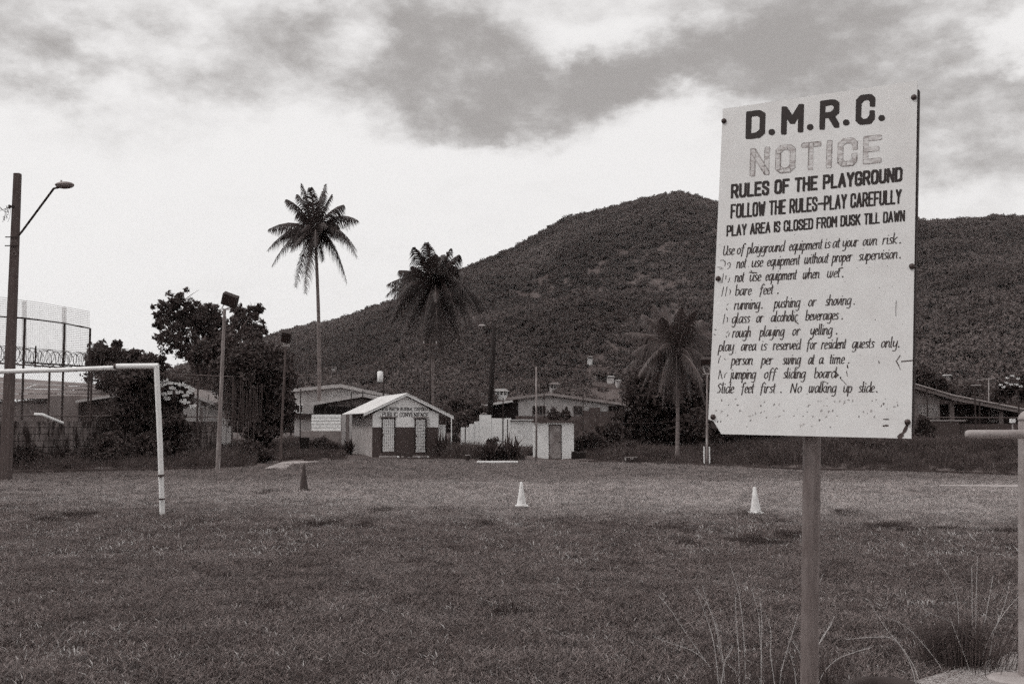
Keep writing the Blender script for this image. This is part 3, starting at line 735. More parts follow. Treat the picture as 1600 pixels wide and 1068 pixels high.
for (yb, xa, xb) in ((862, 95, 1000), (918, 90, 905), (962, 85, 660)):      # almost vanished last lines: crumbs of strokes
    ink = Ink(sp2); x = xa
    while x < xb:
        if rnd.random() < .5:
            p = (x + rnd.uniform(-3, 3), yb - rnd.choice((0, 8, 22, 30)) + rnd.uniform(-4, 4)); q = (p[0] + rnd.uniform(-3, 5), p[1] - rnd.uniform(1, 10))
            ink.seg(B(*p), B(*q), nib(.85, .45, R(-28), 6))
            if rnd.random() < .3: ink.seg(B(*q), B(q[0] + 7, q[1] + 2), nib(.7, .4, R(-28), 6))
        x += rnd.uniform(11, 26)
    ink.mb.build('faded_lettering', faint_m, sign, kind='stuff')
# paint flakes and cracks
ink = Ink(sp2)
def crack(pts, w, w2=.4):
    P = [B(*p) for p in pts]
    for i in range(len(P) - 1):
        m_ = ((P[i][0] + P[i + 1][0]) / 2 + rnd.uniform(-.6, .6), (P[i][1] + P[i + 1][1]) / 2 + rnd.uniform(-.6, .6))
        ink.seg(P[i], m_, nib(w * rnd.uniform(.6, 1.3), w2, 0, 6)); ink.seg(m_, P[i + 1], nib(w * rnd.uniform(.6, 1.3), w2, .5, 6))
crack([(1000, 642), (1055, 637)], .9, 1.0); crack([(994, 612), (975, 640), (995, 682)], .8); crack([(975, 345), (973, 420)], .35)
crack([(255, 205), (290, 208)], 1.2, .8); crack([(262, 195), (272, 212)], .8); crack([(692, 190), (712, 182)], 1, .8); crack([(672, 690), (690, 708), (672, 718)], 1.3, .9)
crack([(700, 725), (718, 742), (730, 757)], .7); crack([(735, 660), (737, 672)], 1.2, 1); crack([(730, 690), (735, 715)], .5); crack([(612, 738), (640, 748)], .9)
crack([(480, 448), (492, 456)], 1.3, .9); crack([(914, 925), (938, 926)], 1.1, .9); crack([(912, 958), (934, 956)], 1.5, 1.2); crack([(888, 640), (890, 650)], .6)
crack([(1030, 948), (1015, 985), (990, 1015)], 3.0, 2.0); crack([(100, 180), (120, 182)], .7); crack([(84, 484), (90, 486)], .8); crack([(80, 508), (86, 510)], .8)
crack([(735, 40 - 0), (736, 41)], .3)
for i in range(70): 
    x, y = rnd.uniform(95, 1035), rnd.uniform(20, 1000); r_ = rnd.uniform(.2, .5)
    ink.seg(B(x, y), B(x + rnd.uniform(-2, 2), y + rnd.uniform(-2, 3)), nib(r_, r_, 0, 5))
ink.mb.build('paint_flakes', rust_m, sign, kind='stuff')

# ------------------------------------------------------------------ goal
gY = 17.59
goal = empty('football_goal', G(254, 805), 'white painted metal football goal with chipped post and sagging crossbar', 'goal')
gb = G(254, 805.5)
MB().tube([gb - Vector((0, 0, .05)), at(250, 690, gY), at(244.5, 573, gY)], [.042, .043, .043], 14).build('goal_post', white_pipe, goal, smooth=True)
MB().tube([at(182, 572.2, gY), at(247.5, 571.5, gY)], .045, 14).build('crossbar_sleeve', white_pipe, goal, smooth=True)
MB().tube([at(-440, 585, gY), at(-200, 584.5, gY), at(0, 580.2, gY), at(90, 578, gY), at(181, 574.2, gY)], .0375, 14).build('crossbar', white_pipe, goal, smooth=True)
MB().tube([at(178.5, 572.6, gY), at(182.4, 572.2, gY)], .049, 14).build('collar', rust_m, goal, smooth=True)
lb = at(-446, 800, gY); MB().tube([Vector((lb.x, lb.y, -.05)), at(-440, 577, gY)], .043, 14).build('goal_post', white_pipe, goal, smooth=True)
for q0, q1 in (((251.4, 741), (251.5, 744.5)), ((252.6, 778), (252.7, 780.5))): MB().tube([at(*q0, gY), at(*q1, gY)], .0465, 14).build('paint_ring', rust_m, goal)

# ------------------------------------------------------------------ cones
def cone(px, py, top, w, m, label):
    g = G(px, py); s = g.y / F; H = (py - top) * s * 1.0; r_ = w * s / 2
    c = empty('traffic_cone', g, label, 'cone', 'tall cones standing on the pitch')
    MB().box(g.x - r_ * 1.18, g.x + r_ * 1.18, g.y - r_ * 1.18, g.y + r_ * 1.18, 0.0, .03).build('base', m, c, bevel=.006)
    lean = rnd.uniform(-.01, .01)
    MB().tube([g + Vector((0, 0, .03)), g + Vector((lean, 0, H * .5)), g + Vector((lean * 2, 0, H - .01)), g + Vector((lean * 2, 0, H))], [r_ * .92, r_ * .57, r_ * .24, r_ * .17], 16).build('cone_body', m, c, smooth=True)
cone(474.5, 768, 725, 15, cone_d, 'dark tall cone on the grass between the goal and the small building')
cone(815, 791, 753, 17, cone_w, 'dirty white tall cone on the pitch in front of the white shed')
cone(1181, 802, 761, 19, cone_w, 'dirty white tall cone just left of the notice board post')

# ------------------------------------------------------------------ poles and lamps
def P3(p, q, Y): return at(p, q, Y)
Yl = 28.4
lamp = empty('street_lamp', G(9, 750), 'tall square concrete street lamp with slanting arm, at the left edge', 'street lamp')
def lerp_sq(mb, base, top, w0, w1):
    a, c = Vector(base), Vector(top); mb.prism([a + Vector((sx * w0, sy * w0, 0)) for sx, sy in ((-1, -1), (1, -1), (1, 1), (-1, 1))], [c + Vector((sx * w1, sy * w1, 0)) for sx, sy in ((-1, -1), (1, -1), (1, 1), (-1, 1))])
mb = MB(); lerp_sq(mb, at(8.5, 751, Yl), at(27.5, 271, Yl), .122, .082); mb.build('pole', pole_m, lamp, bevel=.015)
MB().tube([at(29, 368, Yl - .1), at(34, 362, Yl - .12), at(84, 294.5, Yl - .9), at(92, 292.8, Yl - 1.0)], .028, 10).build('arm', dark_m, lamp, smooth=True)
hc = at(101, 289, Yl - 1.1); head = MB(); head.ell(hc, (.245, .13, .085), 18, 8, -.05, .98)
hd_ = head.build('lamp_housing', steel_m, lamp, smooth=True)
MB().ell(hc - Vector((.0, 0, .012)), (.235, .125, .085), 18, 6, -.95, -.02).build('lens', steel_m, hd_, smooth=True)
MB().tube([hc + Vector((-.09, 0, .07)), hc + Vector((-.09, 0, .125))], .022, 8).build('photocell', netpale_m, hd_)
for (y_, w_) in ((371.5, .17), (385, .17)):
    x_ = 27.5 - (y_ - 271) / 479 * 19 - 1.5
    mb = MB(); c = at(x_, y_, Yl); mb.box(c.x - w_, c.x + w_, c.y - .14, c.y - .11, c.z - .012, c.z + .012); mb.build('clamp_band', dark_m, lamp)
c = at(19, 324, Yl); mb = MB(); mb.box(c.x - .05, c.x + .09, c.y - .11, c.y - .08, c.z - .03, c.z + .03); mb.tube([c + Vector((-.03, -.09, -.05)), c + Vector((-.03, -.09, .05))], .03, 8); mb.build('insulator', dark_m, lamp)
c = at(22, 396, Yl - .13); MB().tube([c + Vector((.05 * math.cos(a), 0, .05 * math.sin(a))) for a in np.linspace(0, 6.28, 14)], .007, 5).build('ring', steel_m, lamp)
tw = empty('loose_cable', at(5, 335, Yl), 'tangled loose service cable hanging beside the top of the lamp pole', 'cable')
mb = MB()
for k in range(4):
    pts = [at(16, 323, Yl - .1)]; x_, y_ = 12., 326.
    for j in range(16):
        x_ += rnd.uniform(-3.4, 2.0); y_ += rnd.uniform(-4, 5.2); x_ = min(max(x_, -8), 17); y_ = min(max(y_, 322), 347); pts.append(at(x_, y_, Yl - .1 + rnd.uniform(-.05, .05)))
    mb.tube(pts, .005, 4)
mb.tube([at(-60, 352, Yl), at(-20, 336, Yl), at(6, 327, Yl), at(16, 323, Yl - .1)], .007, 4)
mb.tube([at(17, 326, Yl - .1), at(15, 340, Yl - .1), at(12, 347, Yl - .1)], .004, 4)
mb.build('cable', wire_m, tw)

def flood(name, bx, by, tx, ty, hx0, hy0, hx1, hy1, w, label, ang, m=palepole_m, pairs=1):
    g = G(bx, by); Y = g.y; s = Y / F
    o = empty('floodlight_pole', g, label, 'floodlight', 'floodlights round the pitch')
    MB().tube([g - Vector((0, 0, .1)), at((bx + tx) / 2 , (by + ty) / 2, Y), at(tx, ty, Y)], [w * s * .62, w * s * .5, w * s * .4], 10).build('pole', m, o, smooth=True)
    c = at((hx0 + hx1) / 2, (hy0 + hy1) / 2, Y); W, H = (hx1 - hx0) * s * .74, (hy1 - hy0) * s * .84
    T = Matrix.Translation(c) @ Matrix.Rotation(ang, 4, 'Y') @ Matrix.Rotation(R(28), 4, 'X')
    hmb = MB(T); hmb.box(-W / 2, W / 2, -.1, .1, -H / 2, H / 2); lh = hmb.build('lamp_head', dark_m, o, bevel=.01)
    g2 = MB(T); g2.box(-W / 2 + .03, W / 2 - .03, -.115, -.101, -H / 2 + .03, H / 2 - .03); g2.build('lamp_glass', glass_m, lh)
    fm = MB(T)
    for k in range(4): fm.box(-W / 2 + .02, W / 2 - .02, .103, .14, -H / 2 + .06 + k * H * .22, -H / 2 + .075 + k * H * .22)
    fm.build('cooling_fins', dark_m, lh)
    b = MB(); t = at(tx, ty, Y)
    b.tube([t, t + Vector((-.09, 0, .05)), c + T.to_3x3() @ Vector((-W * .3, 0, -H * .5))], .018, 6); b.tube([t, t + Vector((.11, 0, .04)), c + T.to_3x3() @ Vector((W * .3, 0, -H * .5))], .018, 6)
    b.box(t.x - .16, t.x + .16, t.y - .02, t.y + .02, t.z - .02, t.z + .01)
    b.build('bracket', netpale_m, o)
    return o
flood('f', 340, 736, 351, 483, 343, 457, 376, 480, 6, 'tall pale floodlight pole with one square lamp, right of the goal', R(20))
flood('f', 437.5, 723, 446.5, 540, 438, 516, 457, 536, 3.6, 'shorter floodlight pole with a square lamp, standing in the paved patch', R(12), pole_m)
f3 = flood('f', 1104.5, 726, 1105, 584, 1092, 558, 1114, 571, 3.4, 'floodlight pole partly hidden by the left edge of the notice board', R(0))
b = MB(); g = G(1104.5, 727); b.box(g.x - .12, g.x - .08, g.y - .05, g.y - .02, 0, .68); b.box(g.x + .07, g.x + .11, g.y - .05, g.y - .02, 0, .66); b.build('base_stake', white_pipe, f3)

def utility(px, py0, py1, Y, w, label, m=pole_m):
    t = at(px[1], py0, Y); b = at(px[0], py1, Y); s = Y / F
    o = empty('utility_pole', Vector((b.x, b.y, 0)), label, 'utility pole', 'poles among the houses')
    MB().tube([Vector((b.x, b.y, -.1)), (b + t) / 2, t], [w * s * .6, w * s * .52, w * s * .42], 8).build('pole', m, o, smooth=True)
    return o
up1 = utility((763, 772.5), 510, 690, 62, 8.5, 'dark thick utility pole with a street lamp on a long arm', void_m)
MB().tube([at(772, 558, 61.8), at(764, 534, 61.4), at(755, 509, 61)], .02, 6).build('lamp_arm', dark_m, up1)
MB().ell(at(753, 508.5, 61), (.2, .12, .07), 12, 6).build('lamp_head', netpale_m, up1, smooth=True)
up2 = utility((598, 600), 562, 690, 72, 2.6, 'thin pole carrying a white transformer beside the hillside', dark_m)
c = at(594, 588, 71.6); MB().tube([c - Vector((0, 0, .36)), c - Vector((0, 0, .33)), c + Vector((0, 0, .3)), c + Vector((0, 0, .36))], [.16, .19, .19, .1], 14).build('transformer', white_m, up2, smooth=True)
up3 = utility((838, 838), 572.5, 717, 42, 3.2, 'slim weathered pole at the left corner of the white shed', palepole_m)
up4 = utility((673, 672), 530, 690, 70, 3, 'utility pole behind the middle palm', dark_m)
b = MB(); c = at(672, 538, 70); b.box(c.x - .5, c.x + .5, c.y - .05, c.y + .05, c.z - .06, c.z + .06); b.build('crossarm', pole_m, up4)
b = MB()
for dx in (-.4, 0, .4): b.tube([c + Vector((dx, 0, .06)), c + Vector((dx, 0, .22))], .04, 6)
b.build('insulator', netpale_m, up4)
up5 = utility((1545, 1545), 590, 650, 58, 1.4, 'thin antenna mast above the dark house roof', netpale_m)
b = MB(); c = at(1540, 592, 58)
b.tube([at(1527, 593.5, 58), at(1556, 591, 58)], .012, 4)
for k in range(5): p = at(1530 + k * 5.5, 592.8 - k * .4, 58); b.tube([p - Vector((0, .3, 0)), p + Vector((0, .3, 0))], .01, 4)
b.build('antenna', netpale_m, up5)
up6 = utility((1531, 1530.5), 601, 690, 50, 2.4, 'dark pole with a flat pale lamp beside the dark house', dark_m)
c = at(1524.5, 601.5, 50); MB().box(c.x - .19, c.x + .19, c.y - .08, c.y + .08, c.z - .02, c.z + .02).build('lamp_head', netpale_m, up6)
def wire(a, b_, sag, label, r_=.012):
    a, b_ = Vector(a), Vector(b_); o = empty('power_line', a, label, 'wire', 'wires between the poles')
    MB().tube([a.lerp(b_, t) - Vector((0, 0, sag * 4 * t * (1 - t))) for t in np.linspace(0, 1, 14)], r_, 4).build('wire', wire_m, o)
wire(at(600, 566, 72), at(672, 536, 70), .4, 'wire from the transformer pole up to the pole behind the palm')
wire(at(672, 537, 70), at(772, 535, 62), .7, 'upper wire from the palm to the thick dark pole')
wire(at(672, 541, 70), at(772, 541, 62), .8, 'lower wire from the palm to the thick dark pole')
wire(at(772, 540, 62), at(838, 576, 42), .5, 'wire from the thick dark pole down to the shed pole')
wire(at(430, 566, 80), at(600, 568, 72), .7, 'long wire running left from the transformer pole')
wire(at(838, 577, 42), at(1104, 586, 37.5), .6, 'wire from the shed pole to the floodlight by the notice board')
wire(at(900, 656, 44), at(1100, 653, 40), .15, 'low wire stretched right of the white shed')

# ------------------------------------------------------------------ palms
def frond(root, c, tip, arch, seed, L0, m=palm_m, name='frond', wf=1):
    rr = random.Random(seed); c = Vector(c); tip = Vector(tip); mid = c.lerp(tip, .45) + Vector((0, 0, arch * 1.45))
    n = 78; mb = MB(); rib = []
    length = (tip - c).length
    def pt(t): return c * (1 - t) ** 2 + mid * 2 * t * (1 - t) + tip * t * t
    for i in range(n + 1):
        t = .1 + .9 * i / n; p = pt(t); tg = (pt(min(t + .01, 1.01)) - pt(t - .01)).normalized()
        side = tg.cross(Vector((0, 0, 1))); side = side.normalized() if side.length > .1 else Vector((1, 0, 0))
        ll = L0 * (math.sin(math.pi * (.14 + .80 * t)) ** .85) * rr.uniform(.8, 1.08)
        for s in (-1, 1):
            if rr.random() < .04: continue
            hz_ = 1 - abs(tg.z); dr = (side * s * (.8 - .3 * hz_) + tg * .62 + Vector((0, 0, -.25 - .6 * hz_)) + Vector((rr.uniform(-.12, .12), rr.uniform(-.12, .12), rr.uniform(-.12, .12)))).normalized()
            w = tg * ((.018 + .013 * rr.random()) * wf)
            p1 = p + dr * ll * .5; p2 = p + dr * ll * .92 + Vector((0, 0, -.5 * ll))
            mb.add([p - w, p + w, p1 + w * .9, p1 - w * .9, p2], [(0, 1, 2, 3), (3, 2, 4)])
    o = mb.build(name, m, root)
    MB().tube([pt(t) for t in (0, .2, .4, .6, .8, 1)], [.055, .045, .034, .024, .015, .006], 5).build('midrib', palml_m, o)
    return o
def palm(label, base_px, Y, crown_px, tw0, tw1, tips, extra, L0, bend=0, nuts=0, seed=1, lm=palm_m):
    bpt = at(base_px[0], base_px[1], Y); bpt.z = max(gh(bpt.x, Y) if Y < 60 else 0, 0); c = at(crown_px[0], crown_px[1], Y); s = Y / F
    o = empty('coconut_palm', bpt, label, 'palm tree', 'coconut palms beyond the pitch')
    pts = []; rad = []
    for i in range(15):
        t = i / 14; p = bpt.lerp(c, t); p.x += bend * s * math.sin(math.pi * t); pts.append(p - Vector((0, 0, .2 if i == 0 else 0))); rad.append(s * (tw0 * (1 - t) + tw1 * t) / 2 * (1.35 if i == 0 else 1) * (1 + .05 * (i % 2)))
    MB().tube(pts, rad, 12).build('trunk', palmbark_m, o, smooth=True)
    rr = random.Random(seed)
    for i, (dx, dy, ar) in enumerate(tips):
        r2 = math.hypot(dx, dy); dz = rr.uniform(-.55, .55) * r2
        frond(o, c, c + Vector((dx * s, dz * s, -dy * s)), ar * s, seed * 100 + i, L0 * s, lm, wf=Y / 70)
    for i in range(extra):
        a = rr.uniform(0, 6.28); up_ = rr.uniform(-1.0, -.1) if i % 4 else rr.uniform(0, .7); q = rr.uniform(.8, 1.0)
        rad_ = math.hypot(tips[0][0], tips[0][1]) * q
        frond(o, c, c + Vector((math.cos(a) * rad_ * s * .62, math.sin(a) * rad_ * s, up_ * rad_ * s * .75)), rad_ * .25 * s, seed * 500 + i, L0 * s * .9, lm, wf=Y / 70)
    b = MB()
    for i in range(9):
        a = i * .7; b.ell(c + Vector((math.cos(a) * 4.2 * s, math.sin(a) * 4.2 * s, (-4 - (i % 3) * 3) * s)), (2.6 * s,) * 2 + (3.1 * s,), 7, 5)
    b.build('coconuts', leafl_m if not nuts else palml_m, o, smooth=True, kind='stuff')
    return o
Zt = lambda x, y, cx, cy: ((x - cx) / 3.237, (y - cy) / 3.237)
t1 = [Zt(x, y, 300, 305) + (a,) for x, y, a in ((525, 250, 22), (150, 128, 14), (235, 60, 6), (342, 48, 8), (375, 100, 8), (458, 178, 14), (536, 450, 36), (448, 545, 34), (520, 400, 30), (272, 622, 24), (172, 560, 26), (85, 472, 30), (40, 372, 26), (65, 285, 18), (205, 100, 10), (290, 90, 4), (330, 90, 4), (240, 210, 6), (250, 560, 26), (440, 500, 32), (210, 190, 10), (430, 280, 16), (335, 440, 16), (120, 330, 20))]
palm('tallest coconut palm, slender and dark against the bright sky', (498, 690), 80, (492.5, 364), 6.6, 4.4, t1, 7, 23, 3.2, 0, 3)
t2 = [Zt(x, y, 905, 575) + (a,) for x, y, a in ((1028, 415, 12), (1018, 480, 20), (985, 380, 8), (870, 360, 6), (810, 385, 8), (725, 490, 12), (655, 540, 18), (652, 600, 26), (670, 760, 42), (745, 830, 46), (828, 915, 46), (915, 930, 40), (965, 925, 44), (1050, 850, 50), (1150, 760, 46), (1130, 680, 34), (1125, 640, 24), (900, 400, 4), (940, 400, 6), (750, 600, 22), (790, 470, 10), (770, 850, 44), (1010, 800, 40), (860, 860, 36), (890, 900, 34), (700, 680, 34), (1075, 780, 40), (960, 470, 8), (790, 880, 44), (840, 930, 40), (875, 940, 36), (930, 900, 36), (990, 900, 42), (1030, 870, 44), (720, 800, 40), (1110, 800, 44), (690, 720, 36), (945, 940, 38), (760, 780, 34), (1060, 700, 30), (1165, 745, 44), (1140, 690, 34), (640, 700, 38), (1180, 700, 36))]
palm('middle coconut palm with drooping fronds, its crown against the hill slope', (675, 690), 74, (679.5, 449), 8, 5.5, t2, 14, 27, -2, 0, 4)
t3 = [((x - 652) / 3.684, (y - 340) / 3.684, a) for x, y, a in ((345, 440, 26), (375, 212, 16), (545, 45, 10), (480, 95, 14), (600, 50, 6), (690, 70, 8), (730, 108, 12), (800, 140, 18), (860, 142, 20), (875, 340, 28), (820, 560, 40), (790, 620, 46), (570, 620, 40), (640, 640, 30), (455, 530, 36), (400, 330, 22), (560, 140, 10), (670, 90, 4), (720, 600, 40), (500, 600, 40), (880, 250, 24), (420, 470, 30), (690, 620, 36), (540, 560, 34))]
palm('shorter coconut palm with spreading fronds just left of the notice board', (1058, 723), 41, (1056.5, 553), 6.5, 4.6, t3, 8, 25, 1.5, 1, 5, palm2_m)

# ------------------------------------------------------------------ broadleaf trees and bushes
def tree(name, label, cat, base, clumps, n, leaf, m=leaf_m, sub=26, group=None, trunk_r=.2, seed=1, fork=.45, lean_twigs=True, srad=.3):
    """clumps: (x,y,z,rx,ry,rz) world; the crown is leaf-sized faces gathered in many small sprays with gaps between"""
    r = np.random.default_rng(seed); base = Vector(base)
    o = empty(name, base, label, cat, group); cs = []
    for (x, y, z, rx, ry, rz) in clumps:
        k = max(8, int(sub * 1.8 * (rx * rz) ** .5 / 1.0))
        d = r.normal(size=(k, 3)); d /= np.linalg.norm(d, axis=1)[:, None]; q = r.random((k, 1)) ** .45
        p = np.array([x, y, z]) + d * q * np.array([rx, ry, rz])
        for pp in p: cs.append((*pp, (srad * (.6 + .9 * r.random())) * (rx * rz) ** .5 * 1.0))
    v, f = cards(cs, n, leaf, 1, r)
    np_mesh('crown', v, f, m, o)
    # trunk and limbs
    mb = MB(); top = Vector((np.mean([c[0] for c in clumps]), np.mean([c[1] for c in clumps]), np.mean([c[2] for c in clumps])))
    f_ = base.lerp(top, fork)
    mb.tube([base - Vector((0, 0, .1)), base.lerp(f_, .5) + Vector((.05, 0, 0)), f_], [trunk_r, trunk_r * .8, trunk_r * .65], 8)
    for (x, y, z, rx, ry, rz) in clumps:
        t = Vector((x, y, z)); mid = f_.lerp(t, .5) + Vector((0, 0, .1 * (t - f_).length))
        mb.tube([f_, mid, t], [trunk_r * .5, trunk_r * .32, trunk_r * .12], 6)
        for j in range(5):
            e = t + Vector((r.normal() * rx * .5, r.normal() * ry * .5, abs(r.normal()) * rz * .5)); mb.tube([t, e], [trunk_r * .12, trunk_r * .03], 4, caps=False)
    mb.build('trunk', bark_m, o)
    return o
def px_clumps(lst, Y, dY=1.5, seed=3):
    rr = random.Random(seed); out = []
    for (x, y, rx, ry) in lst:
        YY = Y + rr.uniform(-dY, dY); p = at(x, y, YY); s = YY / F; out.append((p.x, p.y, p.z, rx * s, rx * s, ry * s))
    return out
def gnd(px, Y): p = at(px, 660, Y); return Vector((p.x, Y, gh(p.x, Y) if Y < 70 else 0))
tree('broadleaf_tree', 'large open-crowned tree against the sky behind the tall floodlight', 'tree', gnd(318, 56),
     px_clumps([(285, 470, 24, 18), (262, 487, 26, 18), (300, 495, 28, 22), (335, 520, 34, 26), (325, 490, 22, 16), (380, 530, 34, 22), (252, 503, 13, 12), (318, 500, 28, 22), (268, 530, 26, 22), (300, 545, 30, 24), (372, 490, 14, 13), (398, 485, 15, 15), (385, 510, 26, 20), (350, 510, 22, 18), (402, 515, 14, 15), (335, 545, 40, 26), (285, 510, 16, 22)], 56, 2), 17000, .105, leaf_m, sub=26, trunk_r=.2, seed=5, srad=.27)
tree('broadleaf_tree', 'dense dark rounded tree right of the tall floodlight pole', 'tree', gnd(398, 49),
     px_clumps([(385, 575, 42, 40), (420, 570, 32, 34), (430, 610, 28, 40), (395, 630, 40, 45), (360, 590, 30, 40), (440, 640, 16, 30), (405, 675, 30, 25), (350, 550, 25, 20)], 49, 1.5), 20000, .12, leafd_m, sub=34, trunk_r=.2, seed=6, srad=.4)
tree('broadleaf_tree', 'low bushy tree behind the crossbar at the end of the tall netting', 'tree', gnd(170, 60),
     px_clumps([(165, 553, 26, 18), (190, 560, 24, 20), (150, 565, 15, 12), (184, 540, 7, 12), (215, 562, 26, 16), (235, 570, 25, 18), (180, 590, 40, 20)], 60, 2), 11000, .13, leaf_m, sub=24, seed=7, srad=.38)
tree('broadleaf_tree', 'dark overgrown tree pressing on the fence behind the goal post', 'tree', gnd(215, 38.8),
     px_clumps([(205, 600, 26, 30), (225, 630, 32, 40), (200, 660, 26, 36), (240, 690, 30, 26), (262, 690, 30, 24), (185, 690, 24, 24), (225, 585, 26, 18), (160, 660, 16, 16), (275, 665, 22, 16)], 38.8, .8), 17000, .10, leaf_m, sub=34, seed=8, srad=.5)
fb = tree('flowering_bush', 'dark leafy bush with clusters of white flowers behind the goal post', 'bush', gnd(272, 39.6),
     px_clumps([(262, 610, 14, 16), (280, 600, 16, 14), (292, 620, 12, 14), (268, 640, 18, 20), (258, 590, 12, 10)], 39.6, .5), 3600, .08, leafl_m, sub=30, seed=9, trunk_r=.07, srad=.36)
def flowers(parent, lst, Y, n=9, r_=.05):
    rr = random.Random(3)
    for (x, y) in lst:
        mb = MB(); c = at(x, y, Y)
        for k in range(n):
            p = c + Vector((rr.uniform(-.11, .11), rr.uniform(-.08, .08), rr.uniform(-.04, .05)))
            for j in range(5):
                a = j * 1.257 + rr.random(); q = Vector((math.cos(a) * r_, -.3 * r_, math.sin(a) * r_)); w = Vector((-q.z, 0, q.x)) * .4
                mb.add([p, p + q * .6 + w, p + q, p + q * .6 - w], [(0, 1, 2, 3)])
        mb.build('flower_cluster', flower_m, parent)
flowers(fb, [(257, 594), (265, 598), (277, 600), (294, 604), (299, 608), (290, 617), (291, 628), (301, 634), (257, 615), (264, 613), (255, 601), (284, 600), (270, 606), (262, 622), (296, 612), (281, 612), (250, 596), (286, 626)], 38.9)
tree('broadleaf_tree', 'dark tree mass behind the short palm', 'tree', gnd(1010, 52),
     px_clumps([(1010, 610, 36, 34), (1050, 640, 44, 36), (985, 660, 32, 28), (1085, 620, 34, 44), (1020, 680, 50, 22), (1090, 670, 30, 30), (960, 678, 26, 16)], 52, 2), 20000, .12, leafd_m, sub=30, seed=10, srad=.4)
tree('broadleaf_tree', 'dark shrubby tree behind the lower edge of the notice board', 'tree', gnd(1160, 46),
     px_clumps([(1150, 660, 50, 35), (1200, 680, 50, 22), (1230, 690, 40, 18), (1300, 670, 50, 40), (1360, 690, 40, 20), (1250, 640, 50, 40)], 46, 1.5), 16000, .11, leafd_m, sub=30, seed=12, srad=.4)
tree('flowering_tree', 'round tree with white blossom clusters above the dark house roof', 'tree', gnd(1585, 75),
     px_clumps([(1575, 605, 18, 12), (1595, 600, 16, 14), (1560, 618, 16, 10), (1610, 615, 18, 16)], 75, 1), 4200, .14, leaf_m, sub=30, seed=13, srad=.38)
flowers(bpy.data.objects['flowering_tree'], [(1563, 601), (1572, 598), (1573, 590), (1582, 587), (1590, 591), (1588, 600), (1594, 603), (1568, 604), (1579, 600)], 72.8, 7, .06)
tree('broadleaf_tree', 'dark tree rising behind the roof right of the notice board', 'tree', gnd(1460, 68),
     px_clumps([(1440, 590, 16, 16), (1460, 600, 16, 12), (1480, 612, 12, 10), (1425, 605, 20, 20)], 68, 1), 5000, .13, leafd_m, sub=28, seed=14, srad=.4)
# paler scrub between the houses
tree('leafy_shrub_tree', 'pale leafy tree between the small building and the stepped white wall', 'tree', gnd(735, 66),
     px_clumps([(722, 655, 22, 18), (745, 640, 18, 14), (715, 630, 16, 12), (735, 672, 20, 14)], 66, 1), 5000, .11, leafl_m, sub=24, seed=15, srad=.38)
# individual trees at the hill foot
proto = []
for i in range(4):
    cl = [(0, 0, 4.2 + i * .3, 3.1, 3.1, 2.4), (1.6, .5, 3.4, 2.0, 2, 1.7), (-1.7, -.3, 3.6, 2.1, 2, 1.8), (.3, -1, 2.4, 2.5, 2, 1.6), (-.4, .6, 5.6, 1.5, 1.5, 1.2)]
    cl = [(a + rnd.uniform(-.4, .4), b_, c + rnd.uniform(-.4, .4), d * rnd.uniform(.8, 1.15), e, f * rnd.uniform(.8, 1.1)) for a, b_, c, d, e, f in cl]
    proto.append(cl)
HB = [(455, 118, .9), (520, 126, 1.0), (585, 120, .9), (640, 130, 1.0), (690, 116, .9), (712, 100, .7), (752, 124, .9), (905, 118, .8), (945, 124, 1.0), (985, 110, 1.05), (1040, 120, 1.2), (1090, 108, 1.2), (1420, 112, 1.1), (1478, 122, 1.0), (1520, 116, .9), (1555, 104, .8), (1610, 110, 1.1), (1680, 112, 1.2), (60, 120, .9), (130, 112, .9), (-40, 115, 1.0), (250, 118, 1.1), (200, 126, 1.0), (310, 120, 1.2)]
PL = {455: 'tree at the hill foot above the left end of the pale house', 520: 'tree at the hill foot right behind the pale gable', 585: 'tree at the hill foot beside the transformer pole', 640: 'tree at the hill foot over the ridge of the small building', 690: 'tree at the hill foot left of the thick dark pole', 712: 'small tree at the hill foot beyond the gap by the small building', 752: 'tree at the hill foot behind the thick dark pole', 905: 'small tree at the hill foot over the right slope of the long roof', 945: 'tree at the hill foot over the right end of the long roof', 985: 'tree at the hill foot left of the short palm crown', 1040: 'tree at the hill foot behind the short palm trunk', 1090: 'tree at the hill foot beside the hidden floodlight', 1420: 'tree at the hill foot at the right edge of the notice board', 1478: 'tree at the hill foot over the dark house', 1520: 'tree at the hill foot beside the flat pale lamp', 1555: 'tree at the hill foot by the antenna mast', 1610: 'tree at the hill foot at the right edge of the view', 250: 'tree at the hill foot behind the flowering bush', 200: 'tree at the hill foot behind the low bushy tree', 310: 'tree at the hill foot behind the floodlight pole', 60: 'tree at the hill foot behind the tall netting', 130: 'tree at the hill foot at the right end of the netting', -40: 'tree at the hill foot beyond the street lamp'}
PR = []
for i, (px, Y, sc) in enumerate(HB):
    b = at(px, 660, Y); b.z = 0
    lab = PL.get(px, 'tree at the hill foot hidden behind the notice board')
    if i < 4:
        o = tree('background_tree', lab, 'tree', b, [(b.x + c[0], b.y + c[1], c[2], c[3], c[4], c[5]) for c in proto[i]], 5200, .2, leaf_m, sub=20, group='trees along the foot of the hill', seed=20 + i, srad=.36)
        PR.append(o)
    else:
        o = copy_tree(PR[i % 4]); o.location = b; o['label'] = lab; o.rotation_euler = (0, 0, i * 1.3)
    sc *= .62 if px < 1300 and px > 420 else .9
    o.scale = (sc * 1.15, sc * 1.15, sc * (.85 + .1 * (i % 3)))

